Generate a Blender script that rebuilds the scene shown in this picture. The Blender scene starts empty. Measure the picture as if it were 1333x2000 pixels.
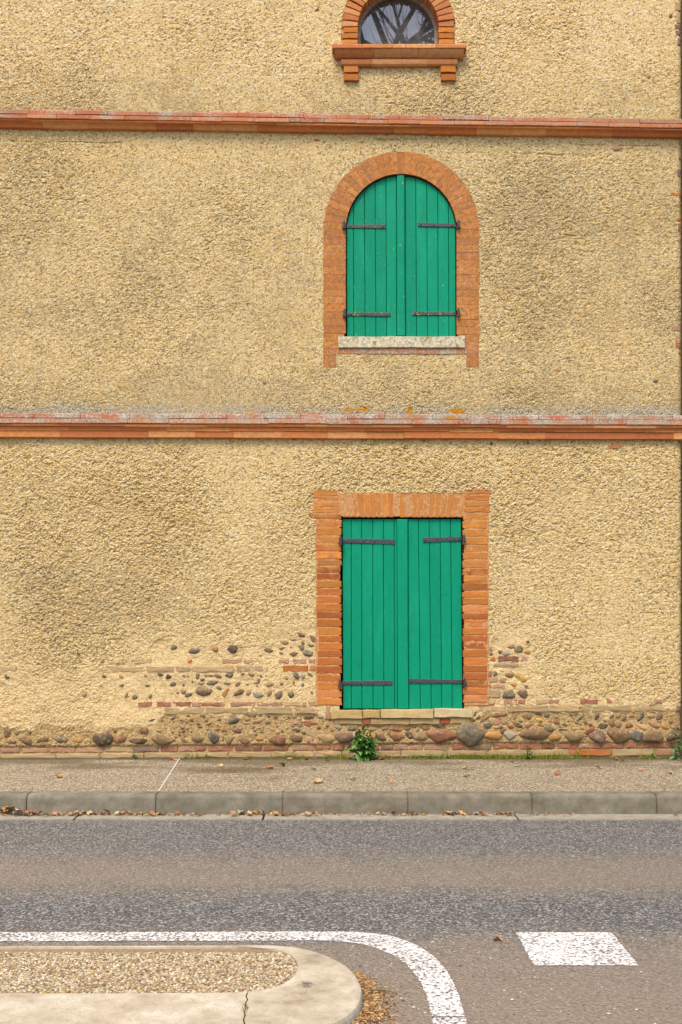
import bpy, bmesh, math, random
import numpy as np
from mathutils import Matrix, Vector, Euler

R = math.radians
rng = random.Random(7)
sc = bpy.context.scene
COL = sc.collection

# ------------------------------------------------------------------ camera, sky, sun, exposure
F = 2103.0          # focal length in photo pixels (photo is 1333 x 2000)
H = 1.65            # eye height
HY = 1182.0         # horizon row
D = 10.30           # distance to the facade
S = F / D           # photo pixels per metre on the facade

cam_d = bpy.data.cameras.new('camera')
cam = bpy.data.objects.new('camera', cam_d)
COL.objects.link(cam)
cam.location = (0, 0, H)
cam.rotation_euler = (R(90), 0, 0)
cam_d.sensor_fit = 'VERTICAL'
cam_d.sensor_height = 36.0
cam_d.lens = 36.0 * F / 2000.0
cam_d.shift_y = (HY - 1000.0) / 2000.0
cam_d.clip_end = 2000
sc.camera = cam

SUN_EL, SUN_AZ = 58.0, 200.0      # azimuth clockwise from +Y (north); 180 = behind the camera
w = bpy.data.worlds.new('World')
sc.world = w
w.use_nodes = True
nt = w.node_tree
sky = nt.nodes.new('ShaderNodeTexSky')
sky.sky_type = 'NISHITA'
sky.sun_disc = False
sky.sun_elevation = R(SUN_EL)
sky.sun_rotation = R(SUN_AZ)
sky.air_density = 1.0
sky.dust_density = 2.5
sky.ozone_density = 1.0
bg = nt.nodes['Background']
bg.inputs['Strength'].default_value = 0.11
nt.links.new(sky.outputs[0], bg.inputs[0])
sd = bpy.data.lights.new('sun', 'SUN')
sd.energy = 1.5
sd.angle = R(22)
sd.color = (1.0, 0.90, 0.76)
sun = bpy.data.objects.new('sun', sd)
COL.objects.link(sun)
az, el = R(SUN_AZ), R(SUN_EL)
sdir = Vector((math.sin(az) * math.cos(el), math.cos(az) * math.cos(el), math.sin(el)))
sun.rotation_euler = sdir.to_track_quat('Z', 'Y').to_euler()
sun.location = (0, -6, 20)
vs = sc.view_settings
vs.view_transform = 'Standard'
vs.look = 'None'
vs.gamma = 1.0
vs.exposure = 1.48
vs.use_curve_mapping = False

# ------------------------------------------------------------------ coordinates
def wx(x, p=0.0): return (x - 666.5) * (D - p) / F
def wz(y, p=0.0): return H - (y - HY) * (D - p) / F
def gnd(x, y, z=0.0):
    d = F * (H - z) / (y - HY)
    return Vector(((x - 666.5) / F * d, d, z))

# ------------------------------------------------------------------ object helpers
WL = {}
def reg(o, loc, parent):
    COL.objects.link(o)
    o.location = loc
    WL[o] = Vector(loc)
    if parent is not None:
        o.parent = parent
        o.matrix_parent_inverse = Matrix.Translation(-WL[parent])
    return o
def empty(name, loc, label=None, cat=None, group=None):
    o = bpy.data.objects.new(name, None)
    o.empty_display_size = 0.1
    reg(o, loc, None)
    tag(o, label, cat, group)
    return o
def tag(o, label=None, cat=None, group=None, kind=None):
    if label: o['label'] = label
    if cat: o['category'] = cat
    if group: o['group'] = group
    if kind: o['kind'] = kind
    return o
def mesh_obj(name, verts, faces, mat, parent=None, smooth=False, color=None, origin=None):
    v = np.asarray(verts, dtype=float)
    c = Vector((v.min(0) + v.max(0)) / 2) if origin is None else Vector(origin)
    me = bpy.data.meshes.new(name)
    me.from_pydata([tuple(Vector(p) - c) for p in verts], [], faces)
    me.materials.append(mat)
    if smooth:
        me.polygons.foreach_set('use_smooth', [True] * len(me.polygons))
    me.update()
    o = bpy.data.objects.new(name, me)
    reg(o, c, parent)
    if color is not None: o.color = (*color, 1)
    return o
def share_obj(name, me, loc, rot, scale, parent=None, color=None):
    o = bpy.data.objects.new(name, me)
    reg(o, loc, parent)
    o.rotation_euler = rot
    o.scale = scale
    if color is not None: o.color = (*color, 1)
    return o

class MB:
    def __init__(s): s.v = []; s.f = []; s.c = []
    def add(s, verts, faces, col=None):
        n = len(s.v)
        s.v += [tuple(p) for p in verts]
        s.f += [tuple(i + n for i in q) for q in faces]
        if col is not None: s.c += [col] * len(verts)
    def box(s, x0, x1, y0, y1, z0, z1):
        s.add([(x0,y0,z0),(x1,y0,z0),(x1,y1,z0),(x0,y1,z0),(x0,y0,z1),(x1,y0,z1),(x1,y1,z1),(x0,y1,z1)],
              [(0,3,2,1),(4,5,6,7),(0,1,5,4),(1,2,6,5),(2,3,7,6),(3,0,4,7)])
    def tube(s, pts, rad, n=8, cap=True):
        pts = [Vector(p) for p in pts]
        rings = []
        up = Vector((0.13, 0.21, 0.97)).normalized()
        base = len(s.v)
        for i, p in enumerate(pts):
            t = (pts[min(i+1, len(pts)-1)] - pts[max(i-1, 0)]).normalized()
            u = t.cross(up)
            if u.length < 0.05: u = t.cross(Vector((1, 0, 0)))
            u.normalize(); v = t.cross(u)
            r = rad[i] if hasattr(rad, '__len__') else rad
            for k in range(n):
                a = 2 * math.pi * k / n
                s.v.append(tuple(p + u * (r * math.cos(a)) + v * (r * math.sin(a))))
        for i in range(len(pts) - 1):
            for k in range(n):
                a = base + i*n + k; b = base + i*n + (k+1) % n
                s.f.append((a, b, b + n, a + n))
        if cap:
            s.f.append(tuple(base + k for k in reversed(range(n))))
            s.f.append(tuple(base + (len(pts)-1)*n + k for k in range(n)))
    def obj(s, name, mat, parent=None, smooth=False, color=None, origin=None):
        o = mesh_obj(name, s.v, s.f, mat, parent, smooth, color, origin)
        if s.c:
            a = o.data.color_attributes.new('tint', 'FLOAT_COLOR', 'POINT')
            a.data.foreach_set('color', np.array([(*c, 1) for c in s.c], dtype=np.float32).ravel())
        return o

# ------------------------------------------------------------------ colour + node helpers
KALB = 0.60
def lin(v):
    v /= 255.0
    return v / 12.92 if v <= 0.04045 else ((v + 0.055) / 1.055) ** 2.4
def C(r, g, b, k=KALB): return (lin(r) * k, lin(g) * k, lin(b) * k)
def vary(c, a=0.12, h=0.05):
    f = 1 + rng.uniform(-a, a)
    return tuple(max(0.002, x * f * (1 + rng.uniform(-h, h))) for x in c)

class NT:
    def __init__(s, name, rough=0.9, spec=0.25):
        s.m = bpy.data.materials.new(name)
        s.m.use_nodes = True
        s.nt = s.m.node_tree
        s.b = s.nt.nodes['Principled BSDF']
        s.b.inputs['Roughness'].default_value = rough
        s.b.inputs['Specular IOR Level'].default_value = spec
        s.pos = s.n('ShaderNodeNewGeometry').outputs['Position']
    def n(s, t): return s.nt.nodes.new(t)
    def lk(s, a, b): s.nt.links.new(a, b)
    def put(s, sock, v):
        if hasattr(v, 'is_linked'): s.lk(v, sock)
        elif isinstance(v, (tuple, list)) and len(v) == 3 and sock.type == 'RGBA': sock.default_value = (*v, 1)
        else: sock.default_value = v
    def mapv(s, scale, loc=(0,0,0), rot=(0,0,0), vec=None):
        m = s.n('ShaderNodeMapping')
        s.lk(vec or s.pos, m.inputs['Vector'])
        m.inputs['Scale'].default_value = scale
        m.inputs['Location'].default_value = loc
        m.inputs['Rotation'].default_value = rot
        return m.outputs[0]
    def noise(s, scale, detail=3, rough=0.55, vec=None, dist=0.0, out=0):
        n = s.n('ShaderNodeTexNoise')
        s.lk(vec or s.pos, n.inputs['Vector'])
        n.inputs['Scale'].default_value = scale
        n.inputs['Detail'].default_value = detail
        n.inputs['Roughness'].default_value = rough
        n.inputs['Distortion'].default_value = dist
        return n.outputs[out]
    def voro(s, scale, feat='F1', out='Distance', vec=None, rnd=1.0):
        n = s.n('ShaderNodeTexVoronoi')
        n.feature = feat
        s.lk(vec or s.pos, n.inputs['Vector'])
        n.inputs['Scale'].default_value = scale
        n.inputs['Randomness'].default_value = rnd
        return n.outputs[out]
    def ramp(s, fac, stops, interp='LINEAR'):
        n = s.n('ShaderNodeValToRGB')
        n.color_ramp.interpolation = interp
        e = n.color_ramp.elements
        while len(e) < len(stops): e.new(0.5)
        for el_, (p, c) in zip(e, stops):
            el_.position = p
            el_.color = (*c, 1) if isinstance(c, tuple) else (c, c, c, 1)
        s.lk(fac, n.inputs[0])
        return n.outputs[0]
    def step(s, fac, a, b):
        n = s.n('ShaderNodeMapRange')
        n.interpolation_type = 'SMOOTHSTEP'
        s.lk(fac, n.inputs['Value'])
        n.inputs['From Min'].default_value = a
        n.inputs['From Max'].default_value = b
        return n.outputs[0]
    def mix(s, fac, a, b, mode='MIX'):
        n = s.n('ShaderNodeMix')
        n.data_type = 'RGBA'
        n.blend_type = mode
        s.put(n.inputs[0], fac); s.put(n.inputs[6], a); s.put(n.inputs[7], b)
        return n.outputs[2]
    def math(s, op, a, b=0.0):
        n = s.n('ShaderNodeMath')
        n.operation = op
        s.put(n.inputs[0], a); s.put(n.inputs[1], b)
        return n.outputs[0]
    def attr(s, name, out='Fac'):
        n = s.n('ShaderNodeAttribute')
        n.attribute_name = name
        return n.outputs[out]
    def objcol(s): return s.n('ShaderNodeObjectInfo').outputs['Color']
    def objrnd(s): return s.n('ShaderNodeObjectInfo').outputs['Random']
    def bump(s, h, dist=0.01, strength=1.0, nrm=None):
        n = s.n('ShaderNodeBump')
        s.lk(h, n.inputs['Height'])
        n.inputs['Distance'].default_value = dist
        n.inputs['Strength'].default_value = strength
        if nrm: s.lk(nrm, n.inputs['Normal'])
        return n.outputs[0]
    def done(s, col, nrm=None, rough=None):
        s.put(s.b.inputs['Base Color'], col)
        if nrm: s.lk(nrm, s.b.inputs['Normal'])
        if rough is not None: s.put(s.b.inputs['Roughness'], rough)
        return s.m

# ------------------------------------------------------------------ materials
M = {}
# roughcast render of the facade, with mortar / stain / lichen / paint zones carried as attributes
t = NT('roughcast_render', 0.95, 0.1)
fine = t.noise(120, 4, 0.75)
med = t.noise(26, 3, 0.6)
big = t.noise(1.3, 4, 0.6)
col = t.ramp(fine, [(0.32, C(132,104,60,.70)), (0.43, C(206,172,110,.72)), (0.56, C(230,199,138,.75)), (0.66, C(252,241,212,.80))])
col = t.mix(t.step(med, 0.5, 0.72), col, C(236,208,152,.70))
col = t.mix(t.math('MULTIPLY', t.step(med, 0.48, 0.30), 0.45), col, C(190,148,82,.66))
col = t.mix(t.math('MULTIPLY', t.step(big, 0.45, 0.7), 0.3), col, C(212,172,100,.66))
vr = t.voro(70, out='Color'); sep = t.n('ShaderNodeSeparateColor'); t.lk(vr, sep.inputs[0])
col = t.mix(t.math('MULTIPLY', t.step(sep.outputs[0], 0.82, 0.88), 0.85), col, C(250,232,190))      # pale grains
col = t.mix(t.math('MULTIPLY', t.step(sep.outputs[1], 0.87, 0.92), 0.6), col, C(124,102,66))       # dark grains, also painting in the shade of small pits
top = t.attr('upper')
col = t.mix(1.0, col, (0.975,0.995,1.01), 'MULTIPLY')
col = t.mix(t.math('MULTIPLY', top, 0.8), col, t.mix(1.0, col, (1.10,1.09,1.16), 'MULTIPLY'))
# exposed mortar
mcol = t.ramp(t.noise(60, 5, 0.75), [(0.28, C(176,144,94,.66)), (0.45, C(222,190,134,.68)), (0.6, C(240,214,164,.68)), (0.75, C(250,234,196,.70))])
col = t.mix(t.attr('mortar'), col, mcol)
dcol = t.ramp(t.noise(50, 5, 0.8), [(0.34, C(134,106,64)), (0.48, C(200,166,110)), (0.64, C(232,204,152))])
col = t.mix(t.attr('plinth'), col, dcol)
# grey weather stain, grain by grain
st = t.attr('stain')
sg = t.math('ADD', t.math('MULTIPLY', st, 0.55), t.math('MULTIPLY', t.math('SUBTRACT', t.noise(34, 5, 0.85), 0.5), 2.3))
grey = t.ramp(t.noise(120, 2, 0.6), [(0.34, C(96,80,52)), (0.5, C(168,146,106)), (0.66, C(232,216,178))])
col = t.mix(t.math('MULTIPLY', t.step(sg, 0.12, 0.72), 0.62), col, grey)
# lichen crusts above the ledges
li = t.attr('lichen')
lg = t.math('ADD', li, t.math('MULTIPLY', t.math('SUBTRACT', t.noise(48, 4, 0.8), 0.5), 2.6))
col = t.mix(t.math('MULTIPLY', t.step(lg, 0.55, 0.85), 0.9), col, t.ramp(t.noise(70, 4, .85), [(0.36, C(84,76,56)), (0.47, C(164,154,128)), (0.58, C(226,220,202))]))
og = t.math('ADD', t.attr('orange'), t.math('MULTIPLY', t.math('SUBTRACT', t.noise(45, 2, 0.6), 0.5), 1.6))
col = t.mix(t.step(og, 0.66, 0.76), col, C(214,144,16))
# limewashed joints inside the brick surrounds
pc = t.ramp(t.noise(40, 3), [(0.35, C(206,142,86)), (0.65, C(232,182,130))])
col = t.mix(t.attr('paint'), col, pc)
hh = t.math('ADD', t.math('MULTIPLY', t.noise(190, 3, 0.7), 1.0), t.math('MULTIPLY', t.noise(80, 3, 0.6), 0.5))
M['wall'] = t.done(col, t.bump(hh, 0.0055, 0.9))

# plain brick, tinted per object
def brick_mat(name, spk=None, paint=None, lich=0.0, grey=0.0, dust=None):
    t = NT(name, 0.9, 0.15)
    c = t.objcol()
    n1 = t.noise(28, 4, 0.65)
    c = t.mix(t.math('MULTIPLY', t.step(n1, 0.46, 0.26), 0.5), c, t.mix(1.0, c, (0.62, 0.58, 0.54), 'MULTIPLY'))
    c = t.mix(t.math('MULTIPLY', t.step(n1, 0.55, 0.72), 0.5), c, t.mix(1.0, c, (1.3, 1.35, 1.45), 'MULTIPLY'))
    if dust:
        c = t.mix(t.math('MULTIPLY', t.step(t.noise(13, 5, 0.75), 0.46, 0.68), 0.55), c, dust)
    if paint:
        c = t.mix(t.step(t.noise(9, 4, 0.6, dist=0.4), 0.40, 0.56), c, paint)
    if grey:
        c = t.mix(t.math('MULTIPLY', t.step(t.noise(24, 5, 0.8), 0.44, 0.60), grey), c, C(150,114,72))
    if spk:
        c = t.mix(t.step(t.noise(75, 4, 0.75), 0.60, 0.66), c, C(236,156,88,.66))
        c = t.mix(t.step(t.math('ADD', t.noise(110, 3, 0.7), t.math('MULTIPLY', t.noise(3, 2), 0.25)), 0.76, 0.80), c, spk)
    if lich:
        lf = t.math('ADD', t.math('MULTIPLY', t.noise(5, 3), 0.5), t.math('MULTIPLY', t.noise(70, 4, 0.8), 0.95))
        lc = t.ramp(t.noise(60, 4, .8), [(0.35, C(128,118,98)), (0.5, C(186,178,158)), (0.65, C(226,220,206))])
        c = t.mix(t.math('MULTIPLY', t.step(lf, 0.82 - 0.25 * lich, 0.845 - 0.25 * lich), 0.92), c, lc)
        of = t.math('ADD', t.math('MULTIPLY', t.noise(2.3, 2), 0.8), t.math('MULTIPLY', t.noise(30, 3, 0.7), 0.5))
        c = t.mix(t.step(of, 0.80, 0.84), c, C(204,140,28))
    h = t.math('ADD', t.noise(70, 4, 0.7), t.math('MULTIPLY', t.noise(220, 2), 0.4))
    return t.done(c, t.bump(h, 0.004, 0.8))
M['brick'] = brick_mat('terracotta_brick')
M['brick_wash'] = brick_mat('limewashed_brick', paint=C(214,142,74,.56))
M['brick_old'] = brick_mat('dusty_old_brick', dust=C(204,170,122))
M['brick_worn'] = brick_mat('worn_painted_brick', spk=C(238,214,190), grey=0.8)
M['brick_lichen'] = brick_mat('lichened_tile', lich=0.18)
M['brick_lichen2'] = brick_mat('heavily_lichened_tile', lich=0.46)
M['moulding'] = brick_mat('terracotta_moulding', grey=0.3)

t = NT('limestone', 0.92, 0.15)
c = t.objcol()
n1 = t.noise(16, 5, 0.7)
c = t.mix(t.math('MULTIPLY', t.step(n1, 0.52, 0.3), 0.5), c, t.mix(1.0, c, (0.62,0.58,0.5), 'MULTIPLY'))
c = t.mix(t.math('MULTIPLY', t.step(n1, 0.55, 0.72), 0.5), c, t.mix(1.0, c, (1.2,1.22,1.28), 'MULTIPLY'))
M['stone_block'] = t.done(c, t.bump(t.noise(60, 4, 0.7), 0.005, 0.8))
t = NT('lichened_sill_stone', 0.95, 0.1)
c = t.ramp(t.noise(45, 5, 0.75), [(0.28, C(110,98,74)), (0.42, C(184,170,134,.64)), (0.55, C(222,212,184,.68)), (0.75, C(240,234,216,.7))])
c = t.mix(t.step(t.noise(14, 3, 0.6), 0.60, 0.68), c, C(176,146,70))
M['sill_lichen'] = t.done(c, t.bump(t.noise(70, 4, 0.7), 0.005, 0.9))

t = NT('river_stone', 0.85, 0.2)
c = t.objcol()
tc = t.n('ShaderNodeTexCoord').outputs['Object']
band = t.noise(1.7, 4, 0.65, vec=t.mapv((1.0, 1.0, 2.6), vec=tc), dist=0.6)
c = t.mix(t.math('MULTIPLY', t.step(band, 0.5, 0.3), 0.6), c, t.mix(1.0, c, (0.5,0.48,0.48), 'MULTIPLY'))
c = t.mix(t.math('MULTIPLY', t.step(band, 0.53, 0.75), 0.7), c, t.mix(1.0, c, (1.7,1.6,1.4), 'MULTIPLY'))
dust = t.step(t.noise(26, 5, 0.75), 0.48, 0.66)
c = t.mix(t.math('MULTIPLY', dust, 0.62), c, C(200,168,116))
M['stone'] = t.done(c, t.bump(t.noise(70, 4, 0.65), 0.004, 0.7))

# green shutter paint
def green_mat(name, chip):
    t = NT(name, 0.6, 0.12)
    base = t.mix(1.0, C(0,156,116,0.62), t.objcol(), 'MULTIPLY')
    gr = t.noise(1.0, 4, 0.7, vec=t.mapv((140, 140, 4)))
    c = t.mix(t.math('MULTIPLY', t.step(gr, 0.5, 0.28), 0.30), base, C(0,104,74,0.6))
    bl = t.noise(30, 4, 0.7)
    c = t.mix(t.math('MULTIPLY', t.step(bl, 0.58, 0.72), 0.45), c, C(0,98,70,0.6))
    fade = t.noise(1.0, 4, 0.65, vec=t.mapv((7, 7, 1.6)))
    c = t.mix(t.math('MULTIPLY', t.step(fade, 0.46, 0.68), 0.35), c, C(28,178,136,0.62))
    c = t.mix(t.math('MULTIPLY', t.step(t.noise(4.0, 4, .7), 0.55, 0.72), 0.22), c, C(10,112,76,0.6))
    ch = t.noise(1.0, 3, 0.6, vec=t.mapv((70, 70, 22)))
    c = t.mix(t.step(ch, chip, chip + .012), c, C(216,190,152))
    rim = t.math('MULTIPLY', t.step(t.noise(1.0, 3, 0.6, vec=t.mapv((150, 150, 9), loc=(5,3,1))), 0.67, 0.71), 0.7)
    c = t.mix(rim, c, C(20,70,46))
    return t.done(c, t.bump(t.math('ADD', gr, t.math('MULTIPLY', bl, .5)), 0.002, 0.6), t.math('ADD', t.math('MULTIPLY', bl, 0.3), 0.42))
M['green'] = green_mat('green_shutter_paint', 0.735)
M['green_chipped'] = green_mat('chipped_green_shutter_paint', 0.685)

t = NT('wrought_iron', 0.5, 0.5)
c = t.ramp(t.noise(60, 4, 0.7), [(0.35, C(40,42,46)), (0.65, C(84,84,88)), (0.8, C(112,100,84))])
M['iron'] = t.done(c, t.bump(t.noise(90, 3), 0.003, 0.7))
t = NT('iron_yellow_flecks', 0.5, 0.5)
c = t.ramp(t.noise(60, 4, 0.7), [(0.35, C(44,46,48)), (0.65, C(88,88,88))])
c = t.mix(t.step(t.noise(42, 2, 0.6), 0.60, 0.65), c, C(176,172,64))
M['iron_flecked'] = t.done(c, t.bump(t.noise(90, 3), 0.003, 0.7))

t = NT('dark_void', 1.0, 0.0)
M['void'] = t.done((0.012, 0.010, 0.008))  # flat near-black colour in place of unlit depth
t = NT('grey_window_paint', 0.6, 0.3)
M['frame_paint'] = t.done(t.ramp(t.noise(30, 3), [(0.3, C(140,132,116)), (0.7, C(190,182,164))]))
t = NT('window_glass', 0.02, 0.5)
t.b.inputs['IOR'].default_value = 2.1
M['glass'] = t.done(t.ramp(t.noise(9, 4, .7), [(.35, (0.035, 0.034, 0.034)), (.7, (0.10, 0.095, 0.09))]), rough=t.math('MULTIPLY', t.step(t.noise(14, 3), 0.5, 0.9), 0.05))
t = NT('zinc_pipe', 0.5, 0.4)
M['zinc'] = t.done(t.ramp(t.noise(5, 3), [(0.3, C(112,114,120)), (0.7, C(142,144,150))]))
t = NT('galvanised_steel', 0.35, 0.5)
t.b.inputs['Metallic'].default_value = 0.8
M['galv'] = t.done(C(210,214,222))
t = NT('clay_roof_tile', 0.9, 0.1)
M['roof'] = t.done(t.ramp(t.noise(12, 4), [(0.3, C(150,86,58)), (0.7, C(190,120,84))]))
t = NT('plain_side_render', 0.95, 0.1)
M['side'] = t.done(t.ramp(t.noise(40, 4, 0.7), [(0.3, C(140,116,78)), (0.7, C(196,166,112))]), t.bump(t.noise(50, 4, 0.7), 0.02, 1.0))

t = NT('pale_joint_sealant', 0.7, 0.3)
M['strip'] = t.done(t.ramp(t.noise(30, 3), [(.3, C(206,200,188)), (.7, C(238,234,226))]))
# ground materials
t = NT('asphalt', 0.85, 0.3)
vr = t.voro(100, out='Color'); sep = t.n('ShaderNodeSeparateColor'); t.lk(vr, sep.inputs[0])
agg = t.ramp(sep.outputs[0], [(0.0, C(70,68,65)), (0.4, C(108,105,101)), (0.75, C(138,134,128)), (0.97, C(200,194,185))])
agg = t.mix(t.math('MULTIPLY', t.step(t.noise(45, 5, 0.8), 0.50, 0.36), 0.7), agg, C(62,60,58))
px = t.n('ShaderNodeSeparateXYZ'); t.lk(t.pos, px.inputs[0])
warp = t.math('ADD', px.outputs[1], t.math('ADD', t.math('MULTIPLY', t.math('SUBTRACT', t.noise(0.7, 3, 0.6), 0.5), 0.5), t.math('MULTIPLY', t.math('SUBTRACT', t.noise(7, 5, 0.75, vec=t.mapv((.35, 1, 1))), 0.5), 0.9)))
mr = t.n('ShaderNodeMapRange'); t.lk(warp, mr.inputs[0]); mr.inputs[1].default_value = 3.8; mr.inputs[2].default_value = 8.8
def yb(v): return (v - 3.8) / 5.0
dust = t.ramp(mr.outputs[0], [(yb(3.8), 0.85), (yb(4.5), 0.78), (yb(5.2), 0.62), (yb(5.5), 0.26), (yb(5.75), 0.12), (yb(6.0), 0.22), (yb(6.4), 0.62), (yb(6.85), 0.55), (yb(7.4), 0.20), (yb(8.1), 0.12), (yb(8.35), 0.4)])
dn = t.math('ADD', dust, t.math('MULTIPLY', t.math('SUBTRACT', t.noise(38, 4, 0.75), 0.5), 1.1))
dcol = t.ramp(t.noise(60, 3), [(0.3, C(148,129,108)), (0.7, C(180,160,136))])
c = t.mix(t.math('MULTIPLY', t.step(dn, 0.1, 0.95), 0.85), agg, dcol)
M['asphalt'] = t.done(c, t.bump(t.math('ADD', t.voro(82), t.noise(50, 3)), 0.008, 0.9))

t = NT('worn_road_paint', 0.7, 0.3)
pc = t.ramp(t.noise(20, 3), [(0.3, C(224,216,206,0.70)), (0.7, C(250,246,240,0.72))])
wear = t.math('ADD', t.noise(60, 5, 0.8), t.math('MULTIPLY', t.math('SUBTRACT', t.noise(2.2, 2), 0.5), 0.16))
edge = t.n('ShaderNodeSeparateXYZ'); t.lk(t.pos, edge.inputs[0])
lw = t.math('MULTIPLY', t.step(edge.outputs[0], -0.2, -0.7), -0.02)
wmask = t.step(t.math('ADD', wear, lw), 0.452, 0.478)
t.done(pc, t.bump(t.noise(100, 3), 0.004, 0.6))
tr = t.n('ShaderNodeBsdfTransparent'); ms = t.n('ShaderNodeMixShader')
t.lk(wmask, ms.inputs[0]); t.lk(tr.outputs[0], ms.inputs[1]); t.lk(t.b.outputs[0], ms.inputs[2])
t.lk(ms.outputs[0], t.nt.nodes['Material Output'].inputs['Surface'])
M['paint'] = t.m

t = NT('exposed_aggregate', 0.85, 0.25)
vr = t.voro(105, out='Color'); sep = t.n('ShaderNodeSeparateColor'); t.lk(vr, sep.inputs[0])
c = t.ramp(sep.outputs[0], [(0.0, C(92,78,58)), (0.35, C(150,134,106)), (0.7, C(192,176,146)), (0.95, C(236,222,196))])
c = t.mix(t.math('MULTIPLY', t.step(t.voro(105), 0.45, 0.8), 0.6), c, C(100,84,64))
px = t.n('ShaderNodeSeparateXYZ'); t.lk(t.pos, px.inputs[0])
# damp moss stains near the foot of the wall
sx = t.math('ADD', t.noise(1.3, 4, 0.65, vec=t.mapv((0.8, 2.4, 1))), t.math('MULTIPLY', t.step(px.outputs[1], 9.3, 10.25), 0.22))
c = t.mix(t.math('MULTIPLY', t.step(sx, 0.56, 0.76), 0.62), c, C(96,80,50))
sx2 = t.math('ADD', t.math('MULTIPLY', t.noise(9, 4, 0.7), 0.5), t.step(px.outputs[1], 10.02, 10.28))
c = t.mix(t.math('MULTIPLY', t.step(sx2, 0.75, 1.2), 0.75), c, C(88,78,42))
dv = t.n('ShaderNodeVectorMath'); dv.operation = 'LENGTH'
t.lk(t.mapv((1.3, 3.4, 0), loc=(0.95*1.3, -9.62*3.4, 0)), dv.inputs[0])
ds = t.math('ADD', dv.outputs['Value'], t.math('MULTIPLY', t.math('SUBTRACT', t.noise(5, 4, 0.7, vec=t.mapv((0.5, 1.6, 1))), 0.5), 1.7))
c = t.mix(t.math('MULTIPLY', t.step(ds, 0.85, 0.3), 0.7), c, C(90,74,46))
M['aggregate'] = t.done(c, t.bump(t.voro(105), 0.006, -0.7))

t = NT('kerb_concrete', 0.85, 0.25)
n1 = t.noise(7, 5, 0.7)
c = t.ramp(n1, [(0.3, C(112,104,86)), (0.55, C(142,134,114)), (0.75, C(164,156,136))])
c = t.mix(1.0, c, t.objcol(), 'MULTIPLY')
c = t.mix(t.math('MULTIPLY', t.step(t.noise(2.0, 3, 0.6, vec=t.mapv((1,1,6))), 0.5, 0.7), 0.4), c, C(118,104,74))
c = t.mix(t.math('MULTIPLY', t.step(t.noise(140, 2, 0.6), 0.58, 0.7), 0.4), c, C(92,86,72))
M['kerb'] = t.done(c, t.bump(t.noise(130, 3, 0.6), 0.003, 0.7))
t = NT('pale_gutter_concrete', 0.9, 0.2)
c = t.ramp(t.noise(9, 5, 0.7), [(0.3, C(150,140,122)), (0.7, C(192,182,164))])
M['gutter'] = t.done(c, t.bump(t.noise(120, 3, 0.6), 0.003, 0.7))
t = NT('island_concrete', 0.88, 0.2)
c = t.ramp(t.noise(4, 7, 0.78), [(0.28, C(156,140,114,.58)), (0.42, C(198,182,154,.61)), (0.55, C(218,203,176,.62)), (0.72, C(240,230,212,.65))])
c = t.mix(t.math('MULTIPLY', t.step(t.noise(18, 5, 0.75), 0.54, 0.70), 0.45), c, C(168,148,116))
c = t.mix(t.math('MULTIPLY', t.step(t.noise(110, 3, 0.65), 0.56, 0.68), 0.35), c, C(150,132,106))
cr = t.n('ShaderNodeVectorMath'); cr.operation = 'DISTANCE'; t.lk(t.pos, cr.inputs[0]); cr.inputs[1].default_value = tuple(gnd(598, 1917, .06))
cs = t.math('ADD', cr.outputs['Value'], t.math('MULTIPLY', t.math('SUBTRACT', t.noise(40, 3, 0.7), 0.5), 0.09))
c = t.mix(t.math('MULTIPLY', t.step(cs, 0.045, 0.012), 0.8), c, C(86,82,78))
og = t.noise(55, 2, 0.6)
c = t.mix(t.step(og, 0.745, 0.765), c, C(220,160,50))
M['island'] = t.done(c, t.bump(t.math('ADD', t.noise(110, 4, 0.6), t.noise(12, 3)), 0.004, 0.7))
t = NT('washed_gravel', 0.75, 0.3)
c = t.attr('tint', 'Color')
M['gravel'] = t.done(c, t.bump(t.noise(200, 2), 0.002, 0.6))
t = NT('gravel_bed', 0.9, 0.2)
M['gravel_bed'] = t.done(t.ramp(t.noise(60, 3), [(0.3, C(142,120,88)), (0.7, C(184,158,122))]))
t = NT('tinted_litter', 0.85, 0.2)
M['litter'] = t.done(t.attr('tint', 'Color'))
t = NT('dry_leaf', 0.75, 0.25)
c = t.objcol()
M['leaf_dry'] = t.done(t.mix(t.math('MULTIPLY', t.step(t.noise(60, 3), 0.5, 0.7), 0.5), c, t.mix(1.0, c, (0.55,0.5,0.45), 'MULTIPLY')))
t = NT('green_leaf', 0.5, 0.4)
c = t.objcol()
t.b.inputs['Subsurface Weight'].default_value = 0.0
M['leaf_green'] = t.done(t.mix(t.step(t.noise(40, 2), 0.4, 0.7), c, t.mix(1.0, c, (1.35,1.3,1.1), 'MULTIPLY')))
t = NT('flower_pink', 0.6, 0.3)
M['pink'] = t.done(C(226,60,130))
t = NT('earth', 0.95, 0.1)
M['earth'] = t.done(t.ramp(t.noise(3, 5, 0.7), [(0.3, C(96,98,52)), (0.7, C(140,120,84))]))
t = NT('tree_bark', 0.9, 0.2)
M['bark'] = t.done(t.ramp(t.noise(4, 4, 0.7), [(0.3, C(92,80,66)), (0.7, C(160,144,120))]), t.bump(t.noise(14, 4), 0.03, 0.8))

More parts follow.
